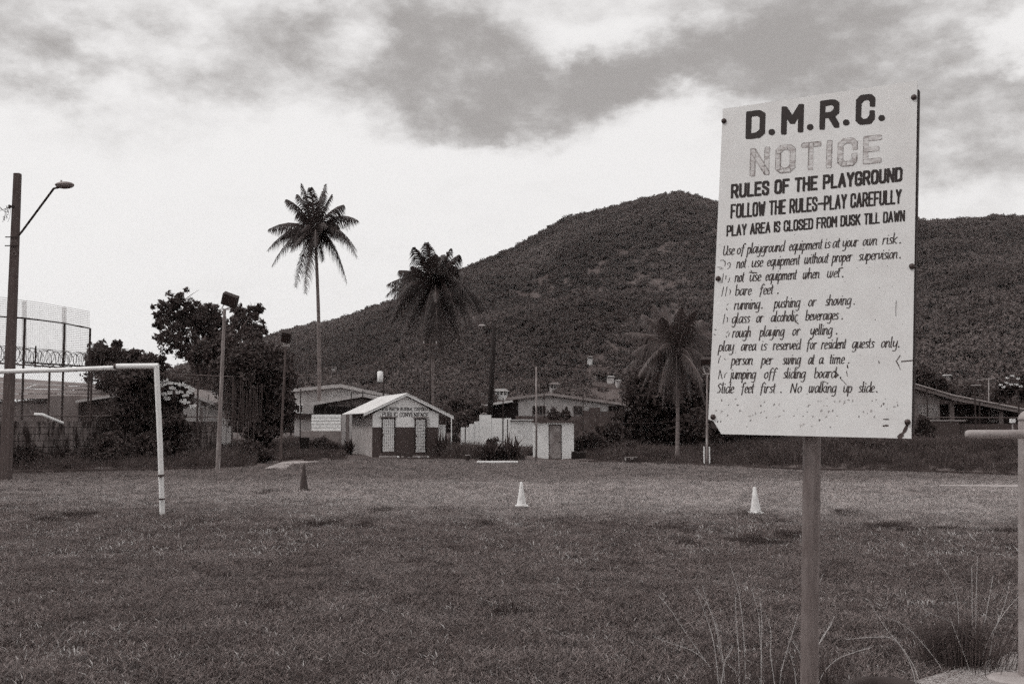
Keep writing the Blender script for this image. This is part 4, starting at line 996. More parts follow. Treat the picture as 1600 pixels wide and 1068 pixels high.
def bush(name, label, px, py, rx, ry, Y, n=1500, leaf=.06, m=leafd_m, seed=1, group=None, spiky=False):
    p = at(px, py, Y); s = Y / F; z0 = gh(p.x, Y) if Y < 70 else 0
    b = Vector((p.x, Y, z0))
    if not spiky:
        return tree(name, label, 'bush', b, [(p.x + dx * rx * s, Y + dy, max(p.z + dz * ry * s, z0 + .1), rx * s * .55, rx * s * .5, ry * s * .6) for dx, dy, dz in ((0, 0, .2), (-.5, .1, -.3), (.5, -.1, -.25), (.15, -.2, -.4))], n, leaf, m, sub=24, group=group, trunk_r=.04, seed=seed, srad=.6)
    o = empty(name, b, label, 'plant', group); r = random.Random(seed); mb = MB()
    for i in range(n):
        a = r.uniform(0, 6.28); e = r.uniform(.15, 1.5); L = ry * s * r.uniform(.8, 1.9); st = b + Vector((r.uniform(-.5, .5) * rx * s, r.uniform(-.4, .4) * rx * s, r.uniform(0, .8) * ry * s))
        d = Vector((math.cos(a) * math.cos(e), math.sin(a) * math.cos(e), math.sin(e))); w = d.cross(Vector((0, 0, 1))).normalized() * leaf
        mb.add([st - w * .5, st + w * .5, st + d * L * .55 + w, st + d * L * .55 - w, st + d * L - Vector((0, 0, L * .18 * math.cos(e)))], [(0, 1, 2, 3), (3, 2, 4)])
    mb.build('leaves', m, o); return o
bush('bush', 'dark bush left of the white shed, in front of the pale stepped wall', 770, 700, 24, 20, 43, 2600, .055, leafd_m, 31)
bush('spiky_plant', 'spiky leaved shrub sticking up just left of the white shed', 800, 700, 20, 20, 42.6, 170, .03, leaf_m, 32, spiky=True)
bush('spiky_plant', 'spiky leaved shrub at the left of the dark bush', 764, 700, 14, 16, 42.2, 110, .03, leafd_m, 33, spiky=True)
bush('spiky_plant', 'agave-like plant against the right wall of the small building', 692, 700, 13, 20, 45.6, 120, .035, leafd_m, 34, spiky=True)
bush('bush', 'rounded dark bush right of the small building', 712, 684, 9, 9, 50, 900, .05, leafd_m, 35)
bush('spiky_plant', 'dark spiky plant at the left wall of the small building', 546, 698, 8, 12, 48, 100, .035, leafd_m, 36, spiky=True)
bush('bush', 'low dark bush left of the small building', 520, 703, 20, 10, 49, 1500, .05, leafd_m, 37)
bush('bush', 'pale low bush below the white block wall', 500, 690, 20, 12, 56, 1500, .06, leafl_m, 38)
bush('bush', 'dark bush on the terrace in front of the long pale house', 866, 645, 9, 14, 60, 1300, .06, leaf_m, 39)
bush('bush', 'second dark bush on the terrace, right of its neighbour', 884, 645, 8, 12, 60, 1100, .06, leaf_m, 40)
bush('bush', 'overgrown dark bush right of the white shed', 925, 690, 26, 22, 46, 2600, .07, leafd_m, 41)
bush('bush', 'dark low bush under the short palm', 985, 700, 24, 14, 44, 1800, .06, leafd_m, 42)
bush('bush', 'leafy bush on the bank below the notice board corner', 1342, 703, 34, 16, 38, 2600, .06, leaf_m, 43)
bush('bush', 'dark upright bush in front of the patterned window', 1444, 668, 14, 26, 43, 2400, .06, leafd_m, 44)
bush('bush', 'small dark bush right of the short palm trunk', 1178, 700, 12, 16, 40, 1100, .05, leafd_m, 45)
for i, (px, py, rx, ry, Y) in enumerate(((40, 712, 34, 22, 35), (105, 716, 30, 18, 35.5), (165, 704, 34, 36, 36), (225, 702, 40, 36, 36.5), (290, 718, 28, 12, 37.2), (395, 708, 34, 20, 41))):
    bush('bush', ['dark weedy bush by the foot of the street lamp', 'dark weedy bush below the slanting white tube', 'dark weedy bush on the old wall left of the goal post', 'dark weedy bush directly behind the goal post', 'low weedy bush right of the goal post', 'low weedy bush right of the tall floodlight'][i], px, py, rx, ry, Y, 5200, .055, leafd_m if i % 2 else leaf_m, 50 + i, 'weedy bushes along the old wall')

# ------------------------------------------------------------------ buildings
def window(root, T, x0, x1, z0, z1, y, fm, n=2, pm=glass_m, name='window'):
    f = MB(T); t = .05
    f.box(x0 - t, x1 + t, y - .05, y + .02, z1, z1 + t); f.box(x0 - t, x1 + t, y - .05, y + .02, z0 - t, z0)
    f.box(x0 - t, x0, y - .05, y + .02, z0, z1); f.box(x1, x1 + t, y - .05, y + .02, z0, z1)
    for k in range(1, n): xx = x0 + (x1 - x0) * k / n; f.box(xx - .02, xx + .02, y - .04, y + .02, z0, z1)
    w = f.build(name, fm, root)
    p = MB(T); p.box(x0, x1, y - .012, y - .004, z0, z1); p.build('pane', pm, w)
    return w
def gable(label, Y, pts, wall_px, depth, wm, rm, fascia=.12, yaw=0, fm=fascia_m, cat='house', over=.5, name='house', thick=.12):
    """pts: left eave, apex, right eave as seen; wall_px: left and right ends of the wall; the gable faces the pitch"""
    s = Y / F; el_, ap, er = [at(x, y, Y) for x, y in pts]
    xl, xr = at(wall_px[0], 660, Y).x, at(wall_px[1], 660, Y).x
    o = empty(name, Vector(((xl + xr) / 2, Y, 0)), label, cat)
    Y0 = Y + over
    def roofz(x):
        return (el_.z + (ap.z - el_.z) * (x - el_.x) / (ap.x - el_.x)) if x < ap.x else (ap.z + (er.z - ap.z) * (x - ap.x) / (er.x - ap.x))
    prof = [(xl, -.2), (xr, -.2), (xr, roofz(xr) - thick - .02)] + ([(ap.x, ap.z - thick - .02)] if xl < ap.x < xr else []) + [(xl, roofz(xl) - thick - .02)]
    MB().prism([Vector((x, Y0, z)) for x, z in prof], [Vector((x, Y0 + depth, z)) for x, z in prof]).build('wall', wm, o)
    for a, b_ in ((el_, ap), (ap, er)):
        p = [(a.x, a.z), (b_.x, b_.z), (b_.x, b_.z - thick), (a.x, a.z - thick)]
        MB().prism([Vector((x, Y, z)) for x, z in p], [Vector((x, Y0 + depth + .4, z)) for x, z in p]).build('roof', rm, o)
        p = [(a.x, a.z + .01), (b_.x, b_.z + .01), (b_.x, b_.z - thick - fascia), (a.x, a.z - thick - fascia)]
        MB().prism([Vector((x, Y - .04, z)) for x, z in p], [Vector((x, Y - .003, z)) for x, z in p]).build('fascia', fm, o)
    return o, Y0
# big pale house, left of centre
hA, yA = gable('large pale house with a wide low gable roof, left behind the white block wall', 84, ((456, 607), (532, 600), (612, 617)), (458, 596), 9, cream_m, roof_m, .14, thick=.1)
s = 84 / F
for (x0, x1) in ((456.5, 460.5), (464, 473)):
    a, b = at(x0, 644, yA), at(x1, 633, yA); window(hA, None, a.x, b.x, a.z, b.z, yA - .02, white_m, 2)
b = MB(); a, c = at(454, 650, yA - .4), at(520, 646, yA - .4); b.box(a.x, c.x, yA - .5, yA - .05, a.z - .1, c.z); b.build('ledge', dark_m, hA)
hB, yB = gable('lower annexe with a pale sloping roof in front of the large pale house', 76, ((484, 629), (567, 614.5), (600, 622)), (488, 596), 5, grey_wall, roof_m, .1, over=.6, thick=.12)
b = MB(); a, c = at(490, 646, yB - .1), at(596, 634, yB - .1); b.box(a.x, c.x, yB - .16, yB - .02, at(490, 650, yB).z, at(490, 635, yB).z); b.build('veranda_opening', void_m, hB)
for x_ in (508, 525, 549, 566):
    b = MB(); a = at(x_, 640, yB - .22); b.box(a.x - .05, a.x + .05, yB - .28, yB - .18, 0, at(x_, 630, yB).z); b.build('veranda_post', dark_m, hB)
# white block wall: every block
def block_wall(label, name, px0, px1, ytop, ybot, Y, Y1, m, bw_, bh_, depth=.15, rows_drop=None, mort=None, seed=2, cat='wall'):
    a, b = at(px0, ytop, Y), at(px1, ytop, Y1); base = at(px0, ybot, Y).z; L = (Vector((b.x, b.y)) - Vector((a.x, a.y))).length
    root = empty(name, Vector((a.x, a.y, max(base, 0))), label, cat)
    ux = Vector((b.x - a.x, b.y - a.y, 0)).normalized(); uy = Vector((-ux.y, ux.x, 0)); H = a.z - base
    T = Matrix(((ux.x, uy.x, 0, a.x), (ux.y, uy.y, 0, a.y), (0, 0, 1, base), (0, 0, 0, 1)))
    MB(T).box(0, L, .02, depth, -.1 if base < .2 else 0, H - .01).build('mortar', mort or conc_m, root)
    nr = max(1, round(H / bh_)); nc = max(1, round(L / bw_)); bh2, bw2 = H / nr, L / nc
    g = .022; me = None; r = random.Random(seed)
    for j in range(nr):
        off = 0 if j % 2 == 0 else .5
        for i in range(nc + (1 if off else 0)):
            x0 = max((i - off) * bw2, 0) + g / 2; x1 = min((i - off + 1) * bw2, L) - g / 2
            if rows_drop and j == nr - 1 and r.random() < rows_drop: continue
            full = abs(x1 - x0 - bw2 + g) < .01
            if full and me:
                o = bpy.data.objects.new('block', me); col.objects.link(o)
            else:
                k = MB(Matrix(((ux.x, uy.x, 0, 0), (ux.y, uy.y, 0, 0), (0, 0, 1, 0), (0, 0, 0, 1)))); k.box(0, x1 - x0, 0, depth + .02, 0, bh2 - g)
                o = k.build('block', m)
                if full: me = o.data
            o.parent = root; p = T @ Vector((x0, -.012 + r.uniform(-.012, .008), j * bh2 + g / 2)); o.location = p - root.location
    return root
block_wall('white painted block wall in front of the large pale house', 'block_wall', 487, 533, 647, 673, 62, 61, white_m, .4, .2, mort=grey_wall, seed=5)
b = empty('retaining_wall', gnd(520, 60.5), 'grey rendered wall below the white block wall', 'wall')
p, q = at(470, 673, 62.2), at(552, 673, 60.2)
MB().prism([Vector((p.x, p.y, -.1)), Vector((q.x, q.y, -.1)), Vector((q.x, q.y, q.z - .004)), Vector((p.x, p.y, p.z - .004))], [Vector((p.x, p.y + .25, -.1)), Vector((q.x, q.y + .25, -.1)), Vector((q.x, q.y + .25, q.z - .004)), Vector((p.x, p.y + .25, p.z - .004))]).build('wall', grey_wall, b)

pw = empty('panel_wall', gnd(542, 59), 'pale streaked wall panel between the white block wall and the small building', 'wall')
for x0, x1, m_ in ((534, 540.5, cream_m), (541, 545.5, grey_wall), (546, 553, cream_m)):
    p, q = at(x0, 647, 59), at(x1, 647, 59); MB().box(p.x, q.x, 59, 59.15, 0, p.z).build('panel', m_, pw)
# the public convenience
cA = at(582, 714, 46.0); cA.z = 0
yaw = math.atan2(1.75, 6.0)
CW, CL, CH = 2.83, 6.3, at(582, 645, 46).z
conv = empty('small_building', cA, 'small gabled public convenience, white above and dark below, two grille doors', 'building')
fx = Vector((math.cos(yaw), math.sin(yaw), 0)); fy = Vector((-math.sin(yaw), math.cos(yaw), 0))
T = Matrix(((fx.x, fy.x, 0, cA.x), (fx.y, fy.y, 0, cA.y), (0, 0, 1, 0), (0, 0, 0, 1))); Ti = T.inverted()
FN = -fy
def cf(px, py, d=0): return on_plane(px, py, cA + FN * d, FN)
def cl(px, py): p = Ti @ cf(px, py); return p.x, p.z
apx = cl(644, 614.4); apx = (CW / 2 + .05, apx[1] - .0)
zsplit = cl(610, 667)[1]; zt = CH
# walls
prof = [(0, zsplit), (CW, zsplit), (CW, zt - .02), (CW / 2, apx[1] - .12), (0, zt - .02)]
MB(T).prism([Vector((x, 0, z)) for x, z in prof], [Vector((x, .15, z)) for x, z in prof]).build('front_wall', white_m, conv)
MB(T).box(0, CW, -.004, .15, -.1, zsplit - .002).build('dark_dado', darkwall_m, conv)
MB(T).box(.001, .15, .153, CL, -.1, zt).build('side_wall', render_m, conv)
MB(T).box(CW - .15, CW - .001, .153, CL, -.1, zt).build('side_wall', render_m, conv)
prof = [(.152, -.1), (CW - .152, -.1), (CW - .152, zt - .02), (CW / 2, apx[1] - .12), (.152, zt - .02)]
MB(T).prism([Vector((x, CL - .16, z)) for x, z in prof], [Vector((x, CL - .001, z)) for x, z in prof]).build('back_wall', render_m, conv)
# corrugated roof slopes
ev_l = (-.42, cl(575, 645)[1] - .02); ev_r = (CW + .62, cl(707, 650.5)[1] - .0)
for (e, sgn) in ((ev_l, 1), (ev_r, -1)):
    mb = MB(T); n = 60; y0, y1 = -.22, CL + .6; a0 = Vector((e[0], 0, e[1])); a1 = Vector((CW / 2, 0, apx[1]))
    nrm = (a1 - a0).cross(Vector((0, 1, 0))).normalized(); nrm = nrm if nrm.z > 0 else -nrm
    vs = []
    for i in range(n + 1):
        h = .012 * (1 if i % 4 in (1, 2) else -1); yy = y0 + (y1 - y0) * i / n
        for e2 in (a0, a1): vs.append(e2 + Vector((0, yy, 0)) + nrm * (h + .015))
        for e2 in (a0, a1): vs.append(e2 + Vector((0, yy, 0)) + nrm * (h + .004))
    fs = []
    for i in range(n):
        k = i * 4; fs += [(k, k + 1, k + 5, k + 4), (k + 3, k + 2, k + 6, k + 7), (k, k + 4, k + 6, k + 2)]
    fs += [(0, 2, 3, 1), (n * 4, n * 4 + 1, n * 4 + 3, n * 4 + 2)]
    mb.add(vs, fs); mb.build('roof_slope', roof_m, conv)
    bb = MB(T); p0, p1 = a0 + Vector((0, y0 + .02, -.02)), a1 + Vector((0, y0 + .02, -.02)); dzz = Vector((0, 0, -.09))
    bb.prism([p0, p1, p1 + dzz, p0 + dzz], [p + Vector((0, .03, 0)) for p in (p0, p1, p1 + dzz, p0 + dzz)]).build('barge_board', white_m, conv)
# doors
def cdoor(x0p, x1p, ytop, ybot, opened):
    (x0, z1), (x1, z0) = cl(x0p, ytop), cl(x1p, ybot)
    f = MB(T); t = .045
    f.box(x0 - t, x0, -.05, .0, z0, z1 + t); f.box(x1, x1 + t, -.05, .0, z0, z1 + t); f.box(x0, x1, -.05, .0, z1, z1 + t)
    d = MB(T); d.box(x0, x1, -.012, -.005, z0, z1); dr = d.build('door', white_m, conv)
    f.build('door_frame', dark_m, dr)
    g = MB(T); n = 6; m = 11
    for i in range(n + 1): xx = x0 + (x1 - x0) * i / n; g.box(xx - .0028, xx + .0028, -.034, -.022, z0, z1)
    for i in range(m + 1): zz = z0 + (z1 - z0) * i / m; g.box(x0, x1, -.022, -.014, zz - .0028, zz + .0028)
    g.build('grille', dark_m, dr)
    st = MB(T); st.box(x0 - .15, x1 + .1, -.45, -.01, -.05, .11); st.build('step', conc_m, conv)
    h = MB(T); h.box(x0 - .06, x0 + .03, -.075, -.05, (z0 + z1) / 2 - .05, (z0 + z1) / 2 + .05); h.build('lock', rust_m, dr)
    if opened:
        k = MB(T); zs = (z0, z1)
        for yy in (-.55, -.30, -.06): k.box(x1 + .05, x1 + .07, yy - .012, yy + .012, z0, z1)
        for i in range(9): zz = z0 + (z1 - z0) * i / 8; k.box(x1 + .05, x1 + .07, -.54, -.06, zz - .008, zz + .008)
        k.build('open_gate', rust_m, conv)
    l_ = MB(T); l_.box(x0 - .12, x1 + .12, -.09, -.004, z1 + .06, z1 + .1); l_.build('lintel', conc_m, conv)
cdoor(598, 615.6, 653.5, 705, False); cdoor(649.5, 664, 654.5, 706, True)
def cproj(x, y, d): return cf(x, y, .003 + d)
ink = Ink(cproj); caps_line(ink, 'DIEGO MARTIN REGIONAL CORPORATION', 594.5, 641.2, 676, 641.8, 5.6, 5.6, .36, up=(0, -1), gap=.26); ink.mb.build('lettering', letter_m, conv, kind='stuff')
ink = Ink(cproj); caps_line(ink, 'PUBLIC CONVENIENCE', 597.5, 650.4, 670, 651.6, 7.4, 7.2, .52, up=(0, -1), gap=.26); ink.mb.build('lettering', letter_m, conv, kind='stuff')
b = MB(T); b.tube([(CW + .5, -.3, 0), (CW + .5, -.3, ev_r[1] - .03)], .025, 8); b.build('eave_post', white_pipe, conv)
b = MB(T); b.box(CW + .12, CW + .45, .6, .66, .6, 1.42); b.build('white_screen', white_m, conv)
for i in range(7):
    b = MB(T); x_ = .9 + i * .22 + rnd.uniform(-.05, .05); w = rnd.uniform(.05, .1); b.box(x_, x_ + w, -.7, -.62, 0.02, rnd.uniform(.06, .13)); r_ = b.build('rubble', (white_m, conc_m)[i % 2])
    tag(r_, 'pale broken blocks lying before the doors of the small building', 'rubble', 'rubble before the small building')
sl = MB(T); sl.box(-.1, CW + .3, -.85, -.46, -.05, .05); tag(sl.build('door_slab', concd_m), kind='structure')

# white shed
Ys = 1.5 * F / (717.5 - 660); a, b = at(836.5, 717, Ys), at(896.8, 717, Ys); zt2 = at(866, 659.5, Ys).z
shed = empty('shed', Vector(((a.x + b.x) / 2, Ys, 0)), 'small white flat-roofed shed with a scuffed grey door', 'shed')
d0, d1 = at(858.4, 717, Ys).x, at(876.6, 717, Ys).x; dz = at(866, 664, Ys).z
MB().box(a.x, d0 - .03, Ys, Ys + 1.6, .03, zt2 - .01).build('wall_panel', white_m, shed)
MB().box(d1 + .03, b.x, Ys, Ys + 1.6, .03, zt2 - .01).build('wall_panel', white_m, shed)
MB().box(d0 - .028, d1 + .028, Ys + .01, Ys + .1, dz + .035, zt2 - .012).build('lintel', white_m, shed)
dr = MB().box(d0, d1, Ys + .03, Ys + .07, .06, dz).build('door', doorgrey_m, shed)
f = MB(); f.box(d0 - .026, d0 - .002, Ys - .012, Ys + .06, .04, dz + .03); f.box(d1 + .002, d1 + .026, Ys - .012, Ys + .06, .04, dz + .03); f.box(d0, d1, Ys - .012, Ys + .06, dz + .003, dz + .03); f.build('door_frame', rust_m, dr)
MB().ell((d1 - .06, Ys + .01, (.06 + dz) / 2), (.022, .03, .022), 8, 6).build('handle', bolt_m, dr)
MB().box(a.x - .12, b.x + .1, Ys - .15, Ys + 1.75, zt2, zt2 + .08).build('roof', concd_m, shed)
MB().box(a.x - .1, a.x - .045, Ys - .02, Ys + .03, 0, zt2 - .005).build('corner_trim', white_m, shed)
tag(MB().box(a.x - .7, b.x + .8, Ys - .35, Ys + 1.9, -.1, .035).build('shed_slab', concd_m), kind='structure')
# pale kerb block
a, b = G(745, 724), G(809.5, 724)
tag(MB().box(a.x, b.x, a.y - .0, a.y + .3, 0, .085).build('concrete_kerb', white_m, bevel=.01), 'whitewashed concrete kerb lying at the far edge of the pitch', 'kerb')
a, b = G(722, 722), G(745, 722); tag(MB().box(a.x - .5, b.x, a.y + .4, a.y + 3.0, -.05, .03).build('concrete_path', conc_m), kind='structure')
# little bin
def drum(label, px, py, top, w, m, rim=None, cat='bin', name='bin'):
    g = G(px, py); s = g.y / F; H = (py - top) * s; r_ = w * s / 2; o = empty(name, g, label, cat)
    b_ = MB().tube([g, g + Vector((0, 0, H * .06)), g + Vector((0, 0, H * .9)), g + Vector((0, 0, H * .905)), g + Vector((0, 0, H)), g + Vector((0, 0, H + .001)), g + Vector((0, 0, H * .85))], [r_ * .8, r_ * .85, r_, r_ * 1.08, r_ * 1.08, r_ * .92, r_ * .9], 18).build('body', m, o, smooth=False)
    if rim: MB().tube([g + Vector((0, 0, H * .9)), g + Vector((0, 0, H * .99))], r_ * 1.12, 18).build('rim', rim, o)
    return o
drum('small dark bin with a pale rim beside the concrete path', 730.5, 722, 710, 6.5, dark_m, netpale_m)
o = empty('barrel_stand', G(475.5, 714), 'black barrel standing on two pale legs behind the dark cone', 'barrel'); g = G(475.5, 714); s = g.y / F
b = MB(); b.tube([g + Vector((0, 0, 14 * s)), g + Vector((0, 0, 30 * s)), g + Vector((0, 0, 31 * s))], [6.2 * s, 8 * s, 7 * s], 14); b.build('barrel', void_m, o)
for dx in (-5, 4): b = MB(); b.tube([g + Vector((dx * s, -.05, 0)), g + Vector((dx * .7 * s, -.02, 15 * s))], .02, 6); b.build('leg', netpale_m, o)
o = empty('crate', G(987, 725), 'dark open crate with a white rim bracket lying at the pitch edge', 'crate'); g = G(987, 725.5); s = g.y / F
MB().box(g.x - 11 * s, g.x + 11 * s, g.y, g.y + .4, .0, 11 * s).build('body', dark_m, o, bevel=.01)
b = MB(); b.box(g.x - 10.5 * s, g.x - 8.7 * s, g.y - .015, g.y - .002, 6 * s, 11.5 * s); b.box(g.x - 10.5 * s, g.x + 9 * s, g.y - .015, g.y - .002, 11.0 * s, 11.8 * s); b.box(g.x - 1.5 * s, g.x + 2.5 * s, g.y - .015, g.y - .002, 8.5 * s, 9.6 * s); b.box(g.x - 2 * s, g.x - 1 * s, g.y - .014, g.y - .003, 8.8 * s, 11 * s); b.box(g.x + 1.6 * s, g.x + 2.6 * s, g.y - .014, g.y - .003, 8.8 * s, 11 * s); b.build('bracket', netpale_m, o)
o = empty('old_tyre', G(1011, 722), 'dark discarded tyre leaning at the pitch edge beside the crate', 'tyre'); g = G(1011, 723)
b = MB(); ci = [g + Vector((.15 * math.cos(t), .05 * math.sin(t), .17 + .15 * math.sin(t))) for t in np.linspace(0, 2 * math.pi, 20)]; b.tube(ci, .055, 8, False); b.build('tread', void_m, o, smooth=True)
o = empty('water_trough', G(905, 719), 'black slanted trough right of the white shed', 'trough'); g = G(908, 719.5); s = g.y / F
b = MB(); b.prism([g + Vector((x * s, 0, z * s)) for x, z in ((-14, 0), (14, 0), (8, 13), (-14, 14))], [g + Vector((x * s, .6, z * s)) for x, z in ((-14, 0), (14, 0), (8, 13), (-14, 14))]); b.build('body', void_m, o)

# long pale house, right of centre, its annexe and stepped white wall
hC, yC = gable('long pale house with a low dark-edged roof above the white shed', 80, ((790, 621.5), (858, 613.5), (1002, 633)), (809, 992), 9, cream_m, roof3_m, .06, fm=roof2_m, thick=.12)
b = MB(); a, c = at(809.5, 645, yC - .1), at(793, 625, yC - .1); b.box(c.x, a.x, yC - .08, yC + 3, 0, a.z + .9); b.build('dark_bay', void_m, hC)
z0, z1 = at(850, 647, yC).z, at(850, 634.5, yC).z
for (x0, x1) in ((833, 852), (897, 909), (951, 975)):
    window(hC, None, at(x0, 640, yC).x, at(x1, 640, yC).x, z0, z1, yC - .02, grey_wall, 4, void_m)
a, c = at(800, 652, yC - .5), at(998, 650, yC - .5)
MB().box(a.x, c.x, yC - .9, yC - .62, 0, a.z + .12).build('terrace_wall', concd_m, hC)
for k, (x0, x1, yt) in enumerate(((911, 921, 641), (921, 938, 636), (938, 950, 643), (950, 985, 642))):
    b = MB(); a, c = at(x0, yt, yC - .4), at(x1 - .3, yt, yC - .4); b.box(a.x, c.x, yC - .5, yC - .38, at(x0, 652, yC).z, a.z); b.build('stacked_material', darkwall_m, hC)
an = empty('annexe', gnd(775, 70), 'lean-to annexe with a pale sloping roof left of the long pale house', 'building')
a, b, c = at(749, 632, 70), at(770, 628.6, 70), at(801, 624.5, 70)
MB().prism([a, c, c - Vector((0, 0, .14)), a - Vector((0, 0, .14))], [p + Vector((0, 4, 0)) for p in (a, c, c - Vector((0, 0, .14)), a - Vector((0, 0, .14)))]).build('roof', roof_m, an)
w0, w1, w2 = at(750.5, 660, 70.4).x, at(768, 660, 70.4).x, at(806, 660, 70.4).x
MB().box(w0, w1, 70.4, 74, 0, at(760, 633.5, 70.4).z).build('wall', cream_m, an)
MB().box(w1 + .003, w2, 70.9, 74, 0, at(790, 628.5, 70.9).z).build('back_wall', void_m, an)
MB().box(w0 - .08, w0 - .003, 70.3, 70.5, 0, at(750, 633.5, 70.4).z).build('corner_post', white_m, an)
window(an, None, w0 + .12, w1 - .1, at(750, 645, 70.4).z, at(750, 636, 70.4).z, 70.38, cream_m, 1, grey_wall)
sw = empty('stepped_wall', gnd(770, 56), 'white boundary wall stepping down to the left behind the bushes', 'wall')
for (x0, x1, yt) in ((720, 733, 667), (733, 741, 662), (741, 749, 658), (749, 768, 648), (768, 785, 653), (785, 799, 653), (799, 834, 655)):
    p, q = at(x0, yt, 56), at(x1 - .35, yt, 56)
    MB().box(p.x, q.x, 56 + rnd.uniform(-.02, .02), 56.15, -.1, p.z).build('panel', white_m, sw)
b = MB(); p, q = at(797, 657, 55.9), at(836, 657, 55.9); b.box(p.x, q.x, 55.85, 55.98, p.z - .02, p.z + .03); b.build('rail', dark_m, sw)
for i, (x, y0, y1, Y) in enumerate(((786, 622, 690, 54), (850, 613, 652, 60), (911, 612, 655, 60), (972, 616, 700, 48), (567, 610, 650, 60), (549, 612, 650, 61), (470, 607, 690, 58), (727, 655, 700, 54), (793, 655, 700, 54))):
    p = at(x, y0, Y); o = tag(MB().tube([Vector((p.x, Y, 0)), p], .03, 6).build('fence_post', dark_m), ['thin dark steel post before the stepped white wall', 'thin dark post left of the terrace bushes', 'thin dark post right of the terrace bushes', 'tall thin dark post near the end of the long roof', 'thin dark post over the white block wall', 'thin dark post left of its neighbour over the white block wall', 'thin dark post before the windows of the large pale house', 'short dark post at the low end of the stepped wall', 'short dark post in front of the stepped wall by the shed'][i], 'post', 'thin posts among the houses')
# pale boulders / debris strip and paving
def slab(name, pts, z, m, th=.05):
    P = [G(x, y) for x, y in pts]
    return tag(MB().prism([Vector((p.x, p.y, z)) for p in P], [Vector((p.x, p.y, z - th)) for p in P]).build(name, m), kind='structure')
slab('paved_path', [(413, 734), (446, 735.5), (456, 727), (500, 723), (480, 720.5), (440, 724)], .06, conc_m, .1)
# kerb drain along the far left
pp = [at(x, 660, e) for x, e in ((-300, 29.5), (0, 31.6), (240, 33.4), (335, 34.9))]
b = MB()
for i in range(3):
    a, c = pp[i], pp[i + 1]; b.prism([Vector((a.x, a.y, -.05)), Vector((c.x, c.y, -.05)), Vector((c.x, c.y, .12)), Vector((a.x, a.y, .12))], [Vector((a.x, a.y + .12, -.05)), Vector((c.x, c.y + .12, -.05)), Vector((c.x, c.y + .12, .12)), Vector((a.x, a.y + .12, .12))])
tag(b.build('kerb', concd_m), kind='structure')
slab('concrete_strip', [(1468, 761.5), (1600, 763.5), (1640, 764), (1640, 761), (1600, 760.3), (1468, 760)], .05, conc_m, .06)

pp = [at(x, 660, e - .15) for x, e in ((905, 41.1), (1100, 37.6), (1250, 34), (1434, 32.8), (1600, 30.2), (1900, 28.5))]
b = MB()
for a, c in zip(pp[:-1], pp[1:]):
    b.prism([Vector((a.x, a.y, -.05)), Vector((c.x, c.y, -.05)), Vector((c.x, c.y, .10)), Vector((a.x, a.y, .10))], [Vector((a.x, a.y + .14, -.05)), Vector((c.x, c.y + .14, -.05)), Vector((c.x, c.y + .14, .10)), Vector((a.x, a.y + .14, .10))])
tag(b.build('kerb', kerbd_m), kind='structure')
# dark house, right
yD = 50.0
hD = empty('house', gnd(1510, 51), 'dark low house with a long sloping eave and patterned block window', 'house')
e0, e1, e2 = at(1330, 571, yD), at(1488, 618, yD), at(1640, 648, yD)
for p, q in ((e0, e1), (e1, e2)):
    pr = [p, q, q - Vector((0, 0, .16)), p - Vector((0, 0, .2))]
    MB().prism(pr, [v + Vector((0, .06, 0)) for v in pr]).build('fascia', grey_wall, hD)
    pr = [p + Vector((0, .062, .02)), q + Vector((0, .062, .02)), q + Vector((0, .062, -.06)), p + Vector((0, .062, -.06))]
    MB().prism(pr, [v + Vector((0, 7, .5)) for v in pr]).build('roof', roof3_m, hD)
    MB().tube([p + Vector((0, -.05, .02)), q + Vector((0, -.05, .02))], .045, 8).build('gutter', roof2_m, hD)
x0, x1 = at(1380, 660, yD + .5).x, at(1469, 660, yD + .5).x
pr = [Vector((x0, yD + .5, 0)), Vector((x1, yD + .5, 0)), Vector((x1, yD + .5, at(1469, 616, yD).z)), Vector((x0, yD + .5, at(1380, 592, yD).z))]
MB().prism(pr, [v + Vector((0, 4, 0)) for v in pr]).build('wall', grey_wall, hD)
xe = at(1640, 660, yD + 2.2).x
MB().box(x1 + .01, xe, yD + 2.2, yD + 4, 0, at(1560, 640, yD).z + .3).build('back_wall', darkwall_m, hD)
wa_, wb_ = at(1434.5, 653, yD + .5), at(1464.5, 631, yD + .5); nx, nz_ = 5, 4; bw3, bh3 = (wb_.x - wa_.x) / nx, (wb_.z - wa_.z) / nz_
me = None
MB().box(wa_.x, wb_.x, yD + .47, yD + .495, wa_.z, wb_.z).build('vent_backing', void_m, hD)
for i in range(nx):
    for j in range(nz_):
        if me is None:
            k = MB(); t = .012; k.box(0, bw3 - .004, -.05, 0, 0, t); k.box(0, bw3 - .004, -.05, 0, bh3 - t - .004, bh3 - .004); k.box(0, t, -.049, -.001, t, bh3 - t); k.box(bw3 - t - .004, bw3 - .004, -.049, -.001, t, bh3 - t)
            for qx, qz in ((.28, .28), (.72, .28), (.28, .72), (.72, .72), ): k.ell((bw3 * qx, -.02, bh3 * qz), (bw3 * .2, .025, bh3 * .2), 8, 4)
            k.ell((bw3 * .5, -.03, bh3 * .5), (bw3 * .1, .02, bh3 * .1), 8, 4)
            o = k.build('vent_block', netpale_m); me = o.data
        else:
            o = bpy.data.objects.new('vent_block', me); col.objects.link(o)
        o.parent = hD; o.location = Vector((wa_.x + i * bw3, yD + .468, wa_.z + j * bh3)) - hD.location
for x_ in (1487, 1563):
    p = at(x_, 660, yD + .6).x; MB().box(p - .1, p + .1, yD + .5, yD + .7, 0, at(x_, 627 + (x_ - 1487) * .19, yD).z).build('veranda_pillar', grey_wall, hD)
window(hD, None, at(1547, 660, yD + 2.1).x, at(1560, 660, yD + 2.1).x, at(1550, 657, yD + 2.1).z, at(1550, 641, yD + 2.1).z, yD + 2.17, cream_m, 2, grey_wall)
